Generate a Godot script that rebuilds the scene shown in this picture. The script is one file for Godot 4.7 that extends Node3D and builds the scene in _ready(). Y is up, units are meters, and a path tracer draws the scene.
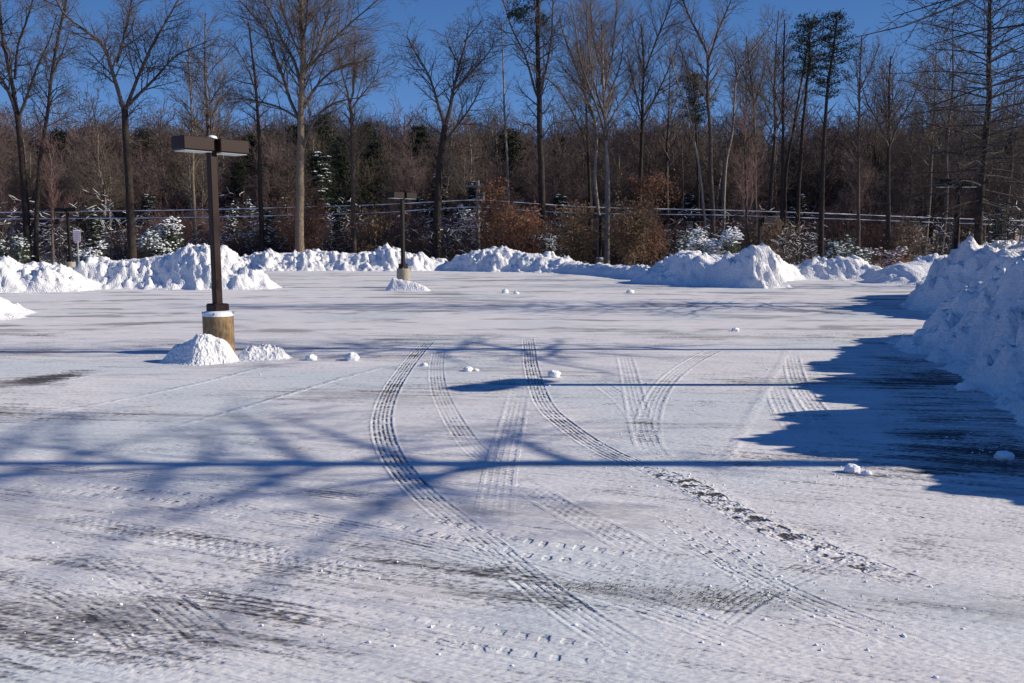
extends Node3D

# ---------------------------------------------------------------- camera numbers (photograph 1024 x 683)
const F := 870.0            # focal length in pixels
const EYE := 1.65           # height of the lens above the lot
const PITCH := 0.1201       # radians, lens tilted down
const SUN_EL := 26.5

var rng := RandomNumberGenerator.new()
var M := {}                 # materials
var used_names := {}

# ================================================================ small helpers
func ray(px: float, py: float) -> Vector3:
	var d := Vector3((px - 512.0) / F, -(py - 341.5) / F, -1.0)
	return d.rotated(Vector3.RIGHT, -PITCH)

func on_ground(px: float, py: float) -> Vector3:
	var d := ray(px, py)
	var t := -EYE / d.y
	return Vector3(d.x * t, 0.0, d.z * t)

func at_depth(px: float, py: float, depth: float) -> Vector3:
	var d := ray(px, py)
	var t := -depth / d.z
	return Vector3(d.x * t, EYE + d.y * t, -depth)

func numbered(n: String) -> String:
	if not used_names.has(n):
		used_names[n] = 0
		return n
	used_names[n] += 1
	return "%s_%03d" % [n, used_names[n]]

func thing(called: String, label: String, category: String, at := Vector3.ZERO, group := "") -> Node3D:
	var o := Node3D.new()
	o.name = numbered(called)
	add_child(o)
	o.position = at
	tag(o, label, category, group)
	return o

func tag(o: Node, label: String, category: String, group := "", kind := "") -> void:
	o.set_meta("label", label)
	o.set_meta("category", category)
	if group != "":
		o.set_meta("group", group)
	if kind != "":
		o.set_meta("kind", kind)

func part(called: String, mesh: Mesh, m: Material, parent: Node, at := Vector3.ZERO) -> MeshInstance3D:
	var o := MeshInstance3D.new()
	if parent == self:
		o.name = numbered(called)
	else:
		o.name = called
	o.mesh = mesh
	o.material_override = m
	o.position = at
	parent.add_child(o, true)
	return o

func copy_of(o: Node3D, at: Vector3, turn: float, size: Vector3, label := "") -> Node3D:
	var c: Node3D = o.duplicate()
	c.name = numbered(str(o.name).rstrip("0123456789").trim_suffix("_"))
	add_child(c)
	c.position = at
	c.rotation.y = turn
	c.scale = size
	if label != "":
		c.set_meta("label", label)
	return c

func lin(r: float, g: float, b: float) -> Color:
	return Color(r, g, b).linear_to_srgb()

func sm(a: float, b: float, x: float) -> float:
	var t := clampf((x - a) / (b - a), 0.0, 1.0)
	return t * t * (3.0 - 2.0 * t)

# ---------------------------------------------------------------- a collector of triangles
class Shape:
	var v := PackedVector3Array()
	var n := PackedVector3Array()
	var i := PackedInt32Array()
	func tube(p: PackedVector3Array, r: PackedFloat32Array, sides: int) -> void:
		var last := p.size() - 1
		var axis := (p[last] - p[0]).normalized()
		var side := Vector3.RIGHT if absf(axis.x) < 0.7 else Vector3.BACK
		var base := v.size()
		for k in p.size():
			var d := (p[mini(k + 1, last)] - p[maxi(k - 1, 0)]).normalized()
			var e1 := (side - d * side.dot(d)).normalized()
			var e2 := d.cross(e1)
			var rk := r[k]
			for s in sides:
				var a := TAU * s / sides
				var o := e1 * cos(a) + e2 * sin(a)
				v.append(p[k] + o * rk)
				n.append(o)
		for k in last:
			var a0 := base + k * sides
			var b0 := a0 + sides
			for s in sides:
				var s1 := (s + 1) % sides
				i.append_array([a0 + s, b0 + s1, a0 + s1, a0 + s, b0 + s, b0 + s1])
	func tri(a: Vector3, b: Vector3, c: Vector3) -> void:
		var base := v.size()
		var nn := (c - a).cross(b - a).normalized()
		v.append_array([a, b, c])
		n.append_array([nn, nn, nn])
		i.append_array([base, base + 1, base + 2])
	func quad(a: Vector3, b: Vector3, c: Vector3, d: Vector3) -> void:
		var base := v.size()
		var nn := (c - a).cross(b - a).normalized()
		v.append_array([a, b, c, d])
		n.append_array([nn, nn, nn, nn])
		i.append_array([base, base + 1, base + 2, base, base + 2, base + 3])
	func mesh() -> ArrayMesh:
		var m := ArrayMesh.new()
		if v.size() == 0:
			return m
		var a := []
		a.resize(Mesh.ARRAY_MAX)
		a[Mesh.ARRAY_VERTEX] = v
		a[Mesh.ARRAY_NORMAL] = n
		a[Mesh.ARRAY_INDEX] = i
		m.add_surface_from_arrays(Mesh.PRIMITIVE_TRIANGLES, a)
		return m

# a box with bevelled edges
func bevel_box(s: Vector3, b: float) -> ArrayMesh:
	var sh := Shape.new()
	var h := s * 0.5
	for ax in 3:
		for sg: float in [-1.0, 1.0]:
			var e := Vector3.ZERO
			e[ax] = sg
			var u := Vector3.ZERO
			u[(ax + 1) % 3] = 1.0
			var w := e.cross(u)
			var c := e * h[ax]
			var hu := absf(u.dot(h)) - b
			var hw := absf(w.abs().dot(h)) - b
			sh.quad(c - u * hu + w * hw, c + u * hu + w * hw, c + u * hu - w * hw, c - u * hu - w * hw)
	# edge strips
	for ax in 3:
		var a1 := (ax + 1) % 3
		var a2 := (ax + 2) % 3
		for s1: float in [-1.0, 1.0]:
			for s2: float in [-1.0, 1.0]:
				var p := Vector3.ZERO
				var q := Vector3.ZERO
				p[a1] = s1 * h[a1]
				p[a2] = s2 * (h[a2] - b)
				q[a1] = s1 * (h[a1] - b)
				q[a2] = s2 * h[a2]
				var l := Vector3.ZERO
				l[ax] = h[ax] - b
				if s1 * s2 > 0.0:
					sh.quad(p - l, q - l, q + l, p + l)
				else:
					sh.quad(p + l, q + l, q - l, p - l)
	for sx: float in [-1.0, 1.0]:
		for sy: float in [-1.0, 1.0]:
			for sz: float in [-1.0, 1.0]:
				var a := Vector3(sx * h.x, sy * (h.y - b), sz * (h.z - b))
				var c1 := Vector3(sx * (h.x - b), sy * h.y, sz * (h.z - b))
				var c2 := Vector3(sx * (h.x - b), sy * (h.y - b), sz * h.z)
				if sx * sy * sz > 0.0:
					sh.tri(a, c2, c1)
				else:
					sh.tri(a, c1, c2)
	return sh.mesh()

func lathe(profile: Array, sides: int) -> ArrayMesh:
	var sh := Shape.new()
	var p := PackedVector3Array()
	var r := PackedFloat32Array()
	for q: Vector2 in profile:
		p.append(Vector3(0, q.y, 0))
		r.append(q.x)
	for k in profile.size() - 1:
		var y0: float = profile[k].y
		var y1: float = profile[k + 1].y
		var r0: float = profile[k].x
		var r1: float = profile[k + 1].x
		for s in sides:
			var a := TAU * s / sides
			var b := TAU * (s + 1) / sides
			sh.quad(Vector3(cos(a) * r0, y0, sin(a) * r0), Vector3(cos(a) * r1, y1, sin(a) * r1), Vector3(cos(b) * r1, y1, sin(b) * r1), Vector3(cos(b) * r0, y0, sin(b) * r0))
	return sh.mesh()

# ================================================================ materials
func plain(c: Color, rough := 0.9) -> StandardMaterial3D:
	var m := StandardMaterial3D.new()
	m.albedo_color = c
	m.roughness = rough
	m.metallic_specular = 0.3
	return m

func noise_tex(freq: float, lo: Color, hi: Color, octaves := 4, size := 256, type := FastNoiseLite.TYPE_SIMPLEX_SMOOTH, sd := 1) -> ImageTexture:
	var f := FastNoiseLite.new()
	f.seed = sd
	f.noise_type = type
	f.frequency = freq
	f.fractal_octaves = octaves
	var im := f.get_seamless_image(size, size)
	im.convert(Image.FORMAT_RGB8)
	var d := im.get_data()
	for k in size * size:
		var t := d[k * 3] / 255.0
		var c := lo.lerp(hi, t)
		d[k * 3] = int(c.r * 255.0)
		d[k * 3 + 1] = int(c.g * 255.0)
		d[k * 3 + 2] = int(c.b * 255.0)
	return ImageTexture.create_from_image(Image.create_from_data(size, size, false, Image.FORMAT_RGB8, d))

func mottled(lo: Color, hi: Color, per_metre: float, rough := 0.9, relief := 0.0, sd := 1, type := FastNoiseLite.TYPE_SIMPLEX_SMOOTH, stretch := 1.0) -> StandardMaterial3D:
	var m := plain(Color.WHITE, rough)
	m.albedo_texture = noise_tex(0.03, lo, hi, 5, 256, type, sd)
	m.uv1_triplanar = true
	m.uv1_scale = Vector3(per_metre, per_metre * stretch, per_metre)
	if relief > 0.0:
		m.heightmap_enabled = true
		m.heightmap_texture = noise_tex(0.04, Color.BLACK, Color.WHITE, 5, 256, type, sd + 7)
		m.heightmap_scale = relief
	return m

func make_materials() -> void:
	M.snow = mottled(lin(0.74, 0.745, 0.76), lin(0.90, 0.905, 0.915), 1.6, 0.75, 3.5, 3)
	M.snow_small = plain(lin(0.88, 0.90, 0.93), 0.75)
	M.bark_dark = mottled(lin(0.020, 0.016, 0.014), lin(0.075, 0.060, 0.053), 1.6, 0.95, 2.0, 11, FastNoiseLite.TYPE_SIMPLEX_SMOOTH, 0.3)
	M.bark_brown = mottled(lin(0.06, 0.046, 0.040), lin(0.19, 0.15, 0.13), 1.6, 0.95, 2.0, 12, FastNoiseLite.TYPE_SIMPLEX_SMOOTH, 0.3)
	M.bark_tan = mottled(lin(0.11, 0.085, 0.062), lin(0.33, 0.26, 0.195), 1.8, 0.95, 2.0, 13, FastNoiseLite.TYPE_SIMPLEX_SMOOTH, 0.3)
	M.bark_pale = mottled(lin(0.15, 0.13, 0.115), lin(0.40, 0.36, 0.32), 1.4, 0.95, 1.5, 14, FastNoiseLite.TYPE_SIMPLEX_SMOOTH, 0.5)
	M.twig_brown = plain(lin(0.095, 0.078, 0.073))
	M.twig_tan = plain(lin(0.125, 0.101, 0.085))
	M.twig_red = plain(lin(0.140, 0.084, 0.080))
	M.twig_dark = plain(lin(0.060, 0.052, 0.050))
	M.needle = plain(lin(0.032, 0.042, 0.029))
	M.leaf_green = plain(lin(0.035, 0.060, 0.025), 0.6)
	M.leaf_rust = plain(lin(0.23, 0.10, 0.045))
	M.leaf_tan = plain(lin(0.15, 0.088, 0.042))
	for k: String in ["leaf_rust", "leaf_tan", "leaf_green"]:
		M[k].backlight_enabled = true
		M[k].backlight = Color(0.35, 0.35, 0.35)
	M.lamp_brown = mottled(lin(0.026, 0.015, 0.013), lin(0.038, 0.022, 0.019), 6.0, 0.5, 0.05, 21)
	M.lamp_shaded = mottled(lin(0.014, 0.010, 0.009), lin(0.022, 0.016, 0.014), 6.0, 0.55, 0.05, 23)  # same bronze as lamp_brown, shade of the far posts put into its colour
	M.lamp_lens = plain(lin(0.55, 0.58, 0.56), 0.35)
	M.concrete = mottled(lin(0.20, 0.17, 0.12), lin(0.52, 0.48, 0.40), 2.2, 0.9, 0.6, 22)
	M.concrete_stained = mottled(lin(0.18, 0.11, 0.045), lin(0.40, 0.31, 0.20), 2.6, 0.9, 0.6, 27, FastNoiseLite.TYPE_SIMPLEX_SMOOTH, 0.35)
	M.steel = plain(lin(0.35, 0.35, 0.34), 0.5)
	M.grit = plain(lin(0.17, 0.15, 0.085))
	M.cable = plain(lin(0.03, 0.03, 0.03), 0.6)
	M.floor_snow = mottled(lin(0.16, 0.12, 0.09), lin(0.66, 0.66, 0.68), 0.35, 0.9, 3.0, 31)
	M.crown_red = plain(lin(0.125, 0.090, 0.090))

# ================================================================ the lot: thin trodden snow over asphalt
var nz_low := FastNoiseLite.new()
var nz_mid := FastNoiseLite.new()
var nz_fine := FastNoiseLite.new()
var nz_streak := FastNoiseLite.new()
var reg := {}               # the patch being made

func setup_noise() -> void:
	for a in [[nz_low, 101, 0.32, 3], [nz_mid, 102, 2.4, 3], [nz_fine, 103, 22.0, 4], [nz_streak, 104, 1.0, 4]]:
		var f: FastNoiseLite = a[0]
		f.seed = a[1]
		f.noise_type = FastNoiseLite.TYPE_SIMPLEX_SMOOTH
		f.frequency = a[2]
		f.fractal_octaves = a[3]
	nz_fine.fractal_gain = 0.62
	nz_streak.domain_warp_enabled = true
	nz_streak.domain_warp_amplitude = 1.2
	nz_streak.domain_warp_frequency = 0.5

# every track: pixel path read from the photograph, put on the ground plane
var tracks := []
func add_track(style: String, width: float, strength: float, px: Array) -> void:
	var c := Curve3D.new()
	var g := []
	for q in px:
		g.append(on_ground(q[0], q[1]))
	for k in g.size():
		var t: Vector3 = (g[mini(k + 1, g.size() - 1)] - g[maxi(k - 1, 0)]) * 0.17
		c.add_point(g[k], -t, t)
	c.bake_interval = 0.05
	tracks.append({"style": style, "w": width, "k": strength, "c": c})

func list_tracks() -> void:
	add_track("rib", 0.172, 0.85, [[432, 338], [418, 352], [402, 372], [388, 395], [381, 420], [386, 445], [401, 470], [426, 497], [456, 521], [480, 540]])
	add_track("rib", 0.172, 0.65, [[430, 500], [456, 521], [492, 549], [531, 582], [577, 615], [632, 650], [700, 690]])
	add_track("rib", 0.172, 0.42, [[440, 345], [436, 365], [438, 388], [448, 412], [463, 436], [481, 455], [522, 484]])
	add_track("block", 0.185, 0.5, [[500, 468], [522, 484], [562, 508], [611, 533], [660, 560], [720, 588]])
	add_track("rib", 0.172, 0.85, [[527, 336], [529, 352], [531, 368], [542, 402], [566, 426], [603, 450], [648, 470], [690, 486]])
	add_track("bite", 0.25, 1.0, [[600, 446], [640, 466], [686, 483], [728, 507], [772, 530], [840, 556], [920, 585], [980, 600]])
	add_track("block", 0.185, 0.45, [[520, 385], [512, 420], [502, 460], [496, 495], [491, 535]])
	add_track("block", 0.185, 0.5, [[623, 352], [629, 376], [636, 405], [646, 440], [668, 470]])
	add_track("block", 0.185, 0.6, [[728, 345], [698, 358], [672, 376], [655, 398], [647, 425], [650, 455]])
	add_track("block", 0.185, 0.35, [[580, 372], [612, 392], [632, 410], [645, 430]])
	add_track("knob", 0.20, 0.9, [[655, 500], [690, 530], [740, 566], [790, 610]])
	add_track("knob", 0.22, 0.9, [[690, 512], [722, 540], [768, 574], [800, 600]])
	add_track("knob", 0.22, 0.6, [[745, 520], [800, 550], [850, 578], [900, 605]])
	add_track("knob", 0.20, 0.6, [[338, 614], [400, 626], [462, 636], [540, 647], [610, 655], [700, 664]])
	add_track("knob", 0.26, 0.6, [[330, 508], [400, 520], [460, 533], [525, 548], [590, 556], [660, 568], [720, 574]])
	add_track("block", 0.185, 0.5, [[0, 508], [60, 518], [148, 534], [259, 553], [345, 570], [440, 592]])
	add_track("rib", 0.172, 0.4, [[60, 530], [105, 560], [150, 592], [200, 630], [270, 690]])
	add_track("rib", 0.172, 0.4, [[-40, 570], [100, 588], [250, 606], [400, 636], [520, 668], [580, 690]])
	add_track("rib", 0.172, 0.5, [[180, 500], [300, 518], [430, 545], [560, 580], [700, 625], [860, 690]])
	add_track("rib", 0.172, 0.45, [[640, 520], [720, 560], [800, 600], [900, 640], [1010, 690]])
	add_track("rib", 0.172, 0.5, [[-40, 452], [60, 468], [200, 484], [330, 494], [460, 512]])
	add_track("rib", 0.172, 0.4, [[960, 540], [860, 552], [760, 590], [690, 640], [650, 690]])
	add_track("block", 0.185, 0.5, [[-40, 640], [60, 652], [180, 668], [300, 690]])
	add_track("block", 0.185, 0.35, [[0, 620], [80, 600], [170, 590], [280, 592]])
	add_track("knob", 0.22, 0.4, [[0, 470], [90, 490], [190, 500], [330, 540]])
	add_track("rib", 0.172, 0.4, [[-30, 560], [40, 584], [110, 622], [180, 690]])
	add_track("block", 0.185, 0.7, [[790, 352], [796, 378], [812, 405], [836, 430], [866, 458], [920, 480]])
	add_track("block", 0.185, 0.6, [[772, 380], [784, 410], [806, 440], [850, 470]])
	add_track("rib", 0.172, 0.6, [[880, 340], [905, 362], [940, 392], [985, 425], [1040, 455]])
	add_track("block", 0.185, 0.5, [[960, 440], [985, 470], [1030, 505]])
	add_track("knob", 0.24, 0.35, [[800, 478], [860, 500], [930, 530], [1020, 570]])
	add_track("block", 0.185, 0.3, [[700, 560], [780, 590], [860, 640], [900, 690]])
	# windrow lines left by the plough and thin places
	add_track("ridge", 0.10, 0.7, [[130, 438], [200, 420], [270, 400], [340, 379], [400, 363]])
	add_track("ridge", 0.10, 0.55, [[0, 432], [40, 416], [120, 400], [200, 383], [300, 358]])
	add_track("ridge", 0.07, 0.5, [[0, 395], [60, 382], [130, 367]])
	add_track("ridge", 0.12, 0.35, [[790, 345], [765, 390], [740, 435], [715, 490]])
	add_track("smear", 0.6, 1.25, [[-30, 391], [60, 376], [118, 365]])
	add_track("smear", 0.40, 0.8, [[-30, 410], [50, 400], [100, 396]])
	add_track("smear", 0.35, 0.45, [[0, 510], [148, 533], [340, 566]])
	add_track("smear", 0.55, 0.42, [[330, 545], [430, 570], [520, 586], [640, 592], [760, 606]])
	add_track("smear", 0.6, 0.26, [[40, 545], [130, 560], [260, 575], [330, 600]])
	add_track("smear", 0.9, 0.2, [[60, 590], [150, 610], [290, 600]])
	add_track("smear", 0.3, 0.9, [[-20, 660], [20, 665], [48, 668]])
	add_track("smear", 0.22, 0.55, [[600, 598], [680, 598], [770, 608]])
	add_track("smear", 0.30, 0.35, [[770, 560], [860, 545], [900, 570]])
	add_track("smear", 0.5, 0.5, [[770, 300], [830, 305], [905, 305]])
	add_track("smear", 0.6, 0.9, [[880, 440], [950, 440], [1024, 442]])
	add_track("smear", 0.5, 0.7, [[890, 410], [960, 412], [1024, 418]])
	add_track("smear", 1.5, 0.55, [[905, 350], [930, 375], [950, 405], [975, 440], [1030, 500]])  # thin wet cover at the bank toe, also deepening the bank's shade by colour
	add_track("smear", 1.1, 0.4, [[800, 400], [880, 405], [960, 420]])  # broad thin cover, lot colour darkened as well where the bank's shade falls
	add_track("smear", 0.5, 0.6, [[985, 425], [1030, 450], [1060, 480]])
	add_track("smear", 0.5, 0.8, [[90, 330], [150, 324], [200, 322]])
	add_track("smear", 0.4, 0.45, [[60, 352], [150, 346], [230, 342]])
	add_track("smear", 0.5, 0.4, [[380, 291], [480, 292], [640, 294]])
	add_track("smear", 0.5, 0.35, [[620, 405], [700, 404], [760, 405]])
	add_track("smear", 0.35, 0.5, [[636, 400], [645, 430], [656, 455]])
	add_track("smear", 0.4, 0.35, [[770, 420], [810, 418], [850, 430]])
	add_track("smear", 0.8, 0.35, [[420, 395], [520, 392], [600, 396]])

func stamp() -> void:
	var x0: float = reg.x0
	var z0: float = reg.z0
	var w: int = reg.w
	var h: int = reg.h
	var sx: float = w / (reg.x1 - x0)
	var sz: float = h / (reg.z1 - z0)
	var step: float = 0.75 * minf(1.0 / sx, 1.0 / sz)
	var stepx: float = 0.72 / sx
	var th := PackedFloat32Array()
	th.resize(w * h)
	var tc := PackedFloat32Array()
	tc.resize(w * h)
	for t in tracks:
		var c: Curve3D = t.c
		var length := c.get_baked_length()
		var hw: float = t.w * 0.5
		var k: float = t.k
		var style: String = t.style
		var reach := hw * (1.6 if style != "smear" else 1.5)
		var s := 0.0
		while s < length:
			var p := c.sample_baked(s)
			if -p.z < reg.z0 - 1.2 or -p.z > reg.z1 + 1.2 or p.x < reg.x0 - 1.2 or p.x > reg.x1 + 1.2:
				s += 0.2
				continue
			var d := (c.sample_baked(minf(s + 0.05, length)) - c.sample_baked(maxf(s - 0.05, 0.0))).normalized()
			var nx := -d.z
			var nzz := d.x
			var fade := sm(0.0, 1.3, s) * sm(0.0, 1.1, length - s)
			var patchy := clampf(0.88 + 0.75 * nz_streak.get_noise_2d(s * 0.9 + hw * 900.0, k * 50.0), 0.3, 1.1) * fade * k
			var u := -reach
			while u < reach:
				var X := p.x + nx * u
				var Z := -(p.z + nzz * u)
				var ix := int((X - x0) * sx)
				var iz := int((Z - z0) * sz)
				u += stepx
				if ix < 0 or iz < 0 or ix >= w or iz >= h:
					continue
				var rag := nz_fine.get_noise_2d(X * 0.33, Z * 0.33)
				var wear := clampf(0.80 + 1.3 * rag, 0.0, 1.15)
				var q := absf(u) / hw
				var sj := s + 0.022 * rag
				var dh := 0.0
				var dc := 0.0
				match style:
					"rib":
						if q < 1.0:
							var g := cos((u / hw) * PI * 4.6)
							var gr := sm(0.15, 0.8, g)
							var sipe := 0.78 + 0.22 * sm(-0.5, 0.3, sin(sj * 150.0 + absf(g) * 2.0))
							dh = -0.004 - 0.005 * gr
							dc = -0.55 * gr * sipe - 0.03
						elif q < 1.3:
							dh = 0.006 * (1.0 - absf(q - 1.15) / 0.15)
							dc = 0.10
					"block":
						if q < 1.0:
							var lane := floorf((u / hw + 1.0) * 2.0)
							var b := sin(sj * 95.0 + lane * 2.2)
							var on := sm(-0.2, 0.4, b) * sm(0.08, 0.3, absf(fposmod((u / hw + 1.0) * 2.0, 1.0) - 0.5) * -1.0 + 0.5)
							dh = -0.010 * on
							dc = -0.30 * on + 0.03
						elif q < 1.35:
							dh = 0.007
							dc = 0.12
					"bite":
						var b2 := fposmod(s + u * 0.35 + 0.05 * rag, 0.17) / 0.17
						if q < 0.75:
							var on2 := sm(0.05, 0.25, b2) * (1.0 - sm(0.62, 0.8, b2))
							dh = 0.016 - 0.030 * on2
							dc = 0.2 - (0.62 + 0.9 * rag) * on2
						elif q < 1.5:
							dh = 0.012 * (1.5 - q)
							dc = 0.15 - 0.6 * sm(0.1, 0.6, nz_fine.get_noise_2d(X * 0.8, Z * 0.8))
					"knob":
						if q > 0.45 and q < 1.1:
							var b3 := sin(sj * 62.0 + (1.6 if u > 0.0 else 0.0))
							var on3 := sm(0.0, 0.6, b3) * (1.0 - sm(0.18, 0.33, absf(q - 0.75)))
							dh = -0.019 * on3 + 0.004
							dc = -0.45 * on3 + 0.06
						elif q <= 0.45:
							dh = -0.004
					"ridge":
						var rr := 1.0 - sm(0.2, 1.3, q)
						dh = 0.016 * rr
						dc = 0.35 * rr
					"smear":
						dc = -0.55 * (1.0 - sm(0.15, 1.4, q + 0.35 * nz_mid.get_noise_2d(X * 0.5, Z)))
				var at := iz * w + ix
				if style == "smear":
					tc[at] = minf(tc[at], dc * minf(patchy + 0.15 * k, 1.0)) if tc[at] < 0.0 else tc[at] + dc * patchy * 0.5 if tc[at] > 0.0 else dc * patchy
				else:
					dh *= patchy * wear
					dc *= patchy * wear
					if absf(dh) >= absf(th[at]):
						th[at] = dh
					if absf(dc) > absf(tc[at]):
						tc[at] = dc
			s += step
	reg.th = th
	reg.tc = tc

# slow noise on a coarse grid in world coordinates, smoothly enlarged to the patch
func slow(f: FastNoiseLite, less: int, kx: float, kz: float, ox: float, oz: float) -> PackedFloat32Array:
	var w: int = reg.w / less
	var h: int = reg.h / less
	var d := PackedFloat32Array()
	d.resize(w * h)
	var sx: float = (reg.x1 - reg.x0) / w
	var sz: float = (reg.z1 - reg.z0) / h
	var k := 0
	for j in h:
		var z: float = reg.z0 + (j + 0.5) * sz
		for i in w:
			d[k] = f.get_noise_2d((reg.x0 + (i + 0.5) * sx) * kx + ox, z * kz + oz)
			k += 1
	var im := Image.create_from_data(w, h, false, Image.FORMAT_RF, d.to_byte_array())
	im.resize(reg.w, reg.h, Image.INTERPOLATE_CUBIC)
	return im.get_data().to_float32_array()

func lot_patch(x0: float, x1: float, z0: float, z1: float, w: int, h: int, fine: float, less: int, parent: Node) -> void:
	reg = {"x0": x0, "x1": x1, "z0": z0, "z1": z1, "w": w, "h": h}
	stamp()
	var th: PackedFloat32Array = reg.th
	var tc: PackedFloat32Array = reg.tc
	var low := slow(nz_low, 16, 0.55, 1.0, 0.0, 0.0)
	var streak := slow(nz_streak, 8, 0.24, 1.2, 0.0, 0.0)
	var mid := slow(nz_mid, less, 0.6, 1.0, 0.0, 0.0)
	var ice := slow(nz_low, 16, 0.7, 0.9, 50.0, -30.0)
	var ff: FastNoiseLite = nz_fine.duplicate()
	ff.frequency = 34.0 * (z1 - z0) / h * (1.0 if fine > 0.8 else 0.35)
	var fim := ff.get_image(int(w / 2.2), h, false, false, false)
	fim.convert(Image.FORMAT_L8)
	fim.resize(w, h, Image.INTERPOLATE_CUBIC)
	var fd := fim.get_data()
	# long scrape lines left by plough and tyres, slanting a little
	var slope: float = (0.36 if z0 < 5.0 else 0.14 if z0 < 14.0 else 0.04) * (h / (z1 - z0)) / (w / (x1 - x0))
	var rows := h + int(w * slope) + 2
	var fs: FastNoiseLite = nz_mid.duplicate()
	fs.frequency = (9.0 if z0 < 14.0 else 4.0) * (z1 - z0) / h
	fs.fractal_octaves = 4
	fs.fractal_gain = 0.7
	fs.seed = 77
	var sim := fs.get_image(int(w / (26.0 if z0 < 14.0 else 14.0)), rows, false, false, false)
	sim.convert(Image.FORMAT_L8)
	sim.resize(w, rows, Image.INTERPOLATE_CUBIC)
	var sd := sim.get_data()
	# colour tables: share of snow cover, tone of the snow, how icy
	var lut := PackedByteArray()
	for ia in 48:
		var a := ia / 47.0
		for it in 12:
			var t := it / 11.0
			for ii in 6:
				var icy := ii / 5.0 * 0.42
				var snow := Vector3(0.60 + 0.17 * t, 0.593 + 0.172 * t, 0.605 + 0.172 * t).lerp(Vector3(0.47, 0.57, 0.62), icy)
				var c := Vector3(0.075, 0.070, 0.075).lerp(snow, a)
				for q in 3:
					lut.append(int(255.0 * pow(c[q], 0.4545)))
	var gap_k := 0.34 if z0 < 14.0 else 0.55
	var gap_t := 0.24 if z0 < 14.0 else 0.15
	var dcol := PackedByteArray()
	dcol.resize(w * h * 3)
	var hts := PackedFloat32Array()
	hts.resize(w * h)
	var k := 0
	var o := 0
	for j in h:
		var z := z0 + (z1 - z0) * (j + 0.5) / h
		var near_ice := 0.24 * sm(14.0, 9.0, z)
		for i in w:
			var m_ := mid[k]
			var f_ := (fd[k] * 0.00784 - 1.0) * fine
			var s_ := streak[k]
			var c_ := sd[(j + int(i * slope)) * w + i] * 0.00784 - 1.0
			var thin := clampf((low[k] * 0.8 + s_ * 0.75 - 0.05) * 2.2, 0.0, 1.0)
			var a := clampf((0.80 - 0.30 * thin + tc[k] + 0.20 * m_ + 0.36 * f_ + 0.10 * s_ + 0.36 * c_ - 0.20) * 2.5, 0.0, 1.0)
			a *= 1.0 - gap_k * clampf((s_ + 0.3 * m_ + 0.45 * f_ - gap_t) * 3.0, 0.0, 1.0)
			var side := clampf((2.5 - (x0 + (x1 - x0) * i / w)) * 0.25, 0.0, 1.0)
			var at := (int(a * 47.0) * 12 + int(clampf(5.5 + 4.0 * m_ + 5.0 * f_ + 4.0 * c_, 0.0, 11.0))) * 6 + int(clampf((ice[k] + 0.1 * m_ + near_ice * side - 0.12) * 15.0, 0.0, 5.0))
			at *= 3
			dcol[o] = lut[at]
			dcol[o + 1] = lut[at + 1]
			dcol[o + 2] = lut[at + 2]
			hts[k] = th[k] + 0.003 * m_ + 0.0036 * f_ + 0.0045 * c_ + 0.006 * a + 0.02 * low[k]
			k += 1
			o += 3
	var dc := dcol
	var dh := hts.to_byte_array()
	var m := plain(Color.WHITE, 0.82)
	m.metallic_specular = 0.25
	m.albedo_texture = ImageTexture.create_from_image(Image.create_from_data(w, h, false, Image.FORMAT_RGB8, dc))
	m.heightmap_enabled = true
	m.heightmap_texture = ImageTexture.create_from_image(Image.create_from_data(w, h, false, Image.FORMAT_RF, dh))
	m.heightmap_scale = 100.0
	m.texture_repeat = false
	var v := PackedVector3Array()
	var n := PackedVector3Array()
	var uv := PackedVector2Array()
	var idx := PackedInt32Array()
	for corner in 4:
		var fx := float(corner % 2)
		var fz := float(corner / 2)
		v.append(Vector3(lerpf(x0, x1, fx), 0.0, -lerpf(z0, z1, fz)))
		n.append(Vector3.UP)
		uv.append(Vector2(fx, fz))
	idx.append_array([0, 2, 1, 1, 2, 3])
	var a := []
	a.resize(Mesh.ARRAY_MAX)
	a[Mesh.ARRAY_VERTEX] = v
	a[Mesh.ARRAY_NORMAL] = n
	a[Mesh.ARRAY_TEX_UV] = uv
	a[Mesh.ARRAY_INDEX] = idx
	var me := ArrayMesh.new()
	me.add_surface_from_arrays(Mesh.PRIMITIVE_TRIANGLES, a)
	part("trodden_snow", me, m, parent)
	reg = {}

func make_lot() -> void:
	setup_noise()
	list_tracks()
	var lot := Node3D.new()
	lot.name = "parking_lot"
	add_child(lot)
	tag(lot, "asphalt parking lot under thin trodden snow with tyre tracks", "parking lot", "", "structure")
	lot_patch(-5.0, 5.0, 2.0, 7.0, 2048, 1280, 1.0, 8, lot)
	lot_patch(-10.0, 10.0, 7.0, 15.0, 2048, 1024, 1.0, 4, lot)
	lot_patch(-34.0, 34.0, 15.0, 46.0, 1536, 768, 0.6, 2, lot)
	# the rest of the lot beside and behind the camera
	var rest := mottled(lin(0.40, 0.39, 0.42), lin(0.74, 0.73, 0.77), 0.22, 0.82, 1.5, 41)
	rest.uv1_world_triplanar = true
	var sh := Shape.new()
	sh.quad(Vector3(-40, -0.006, 30), Vector3(-40, -0.006, -46), Vector3(40, -0.006, -46), Vector3(40, -0.006, 30))
	part("trodden_snow", sh.mesh(), rest, lot)

# ================================================================ terrain of the woods
func terrain(x: float, depth: float) -> float:
	var rise := 9.0 * sm(75.0, 230.0, depth) + 3.0 * sm(100.0, 190.0, depth) * sm(30.0, -90.0, x)
	return rise - 0.03

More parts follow.
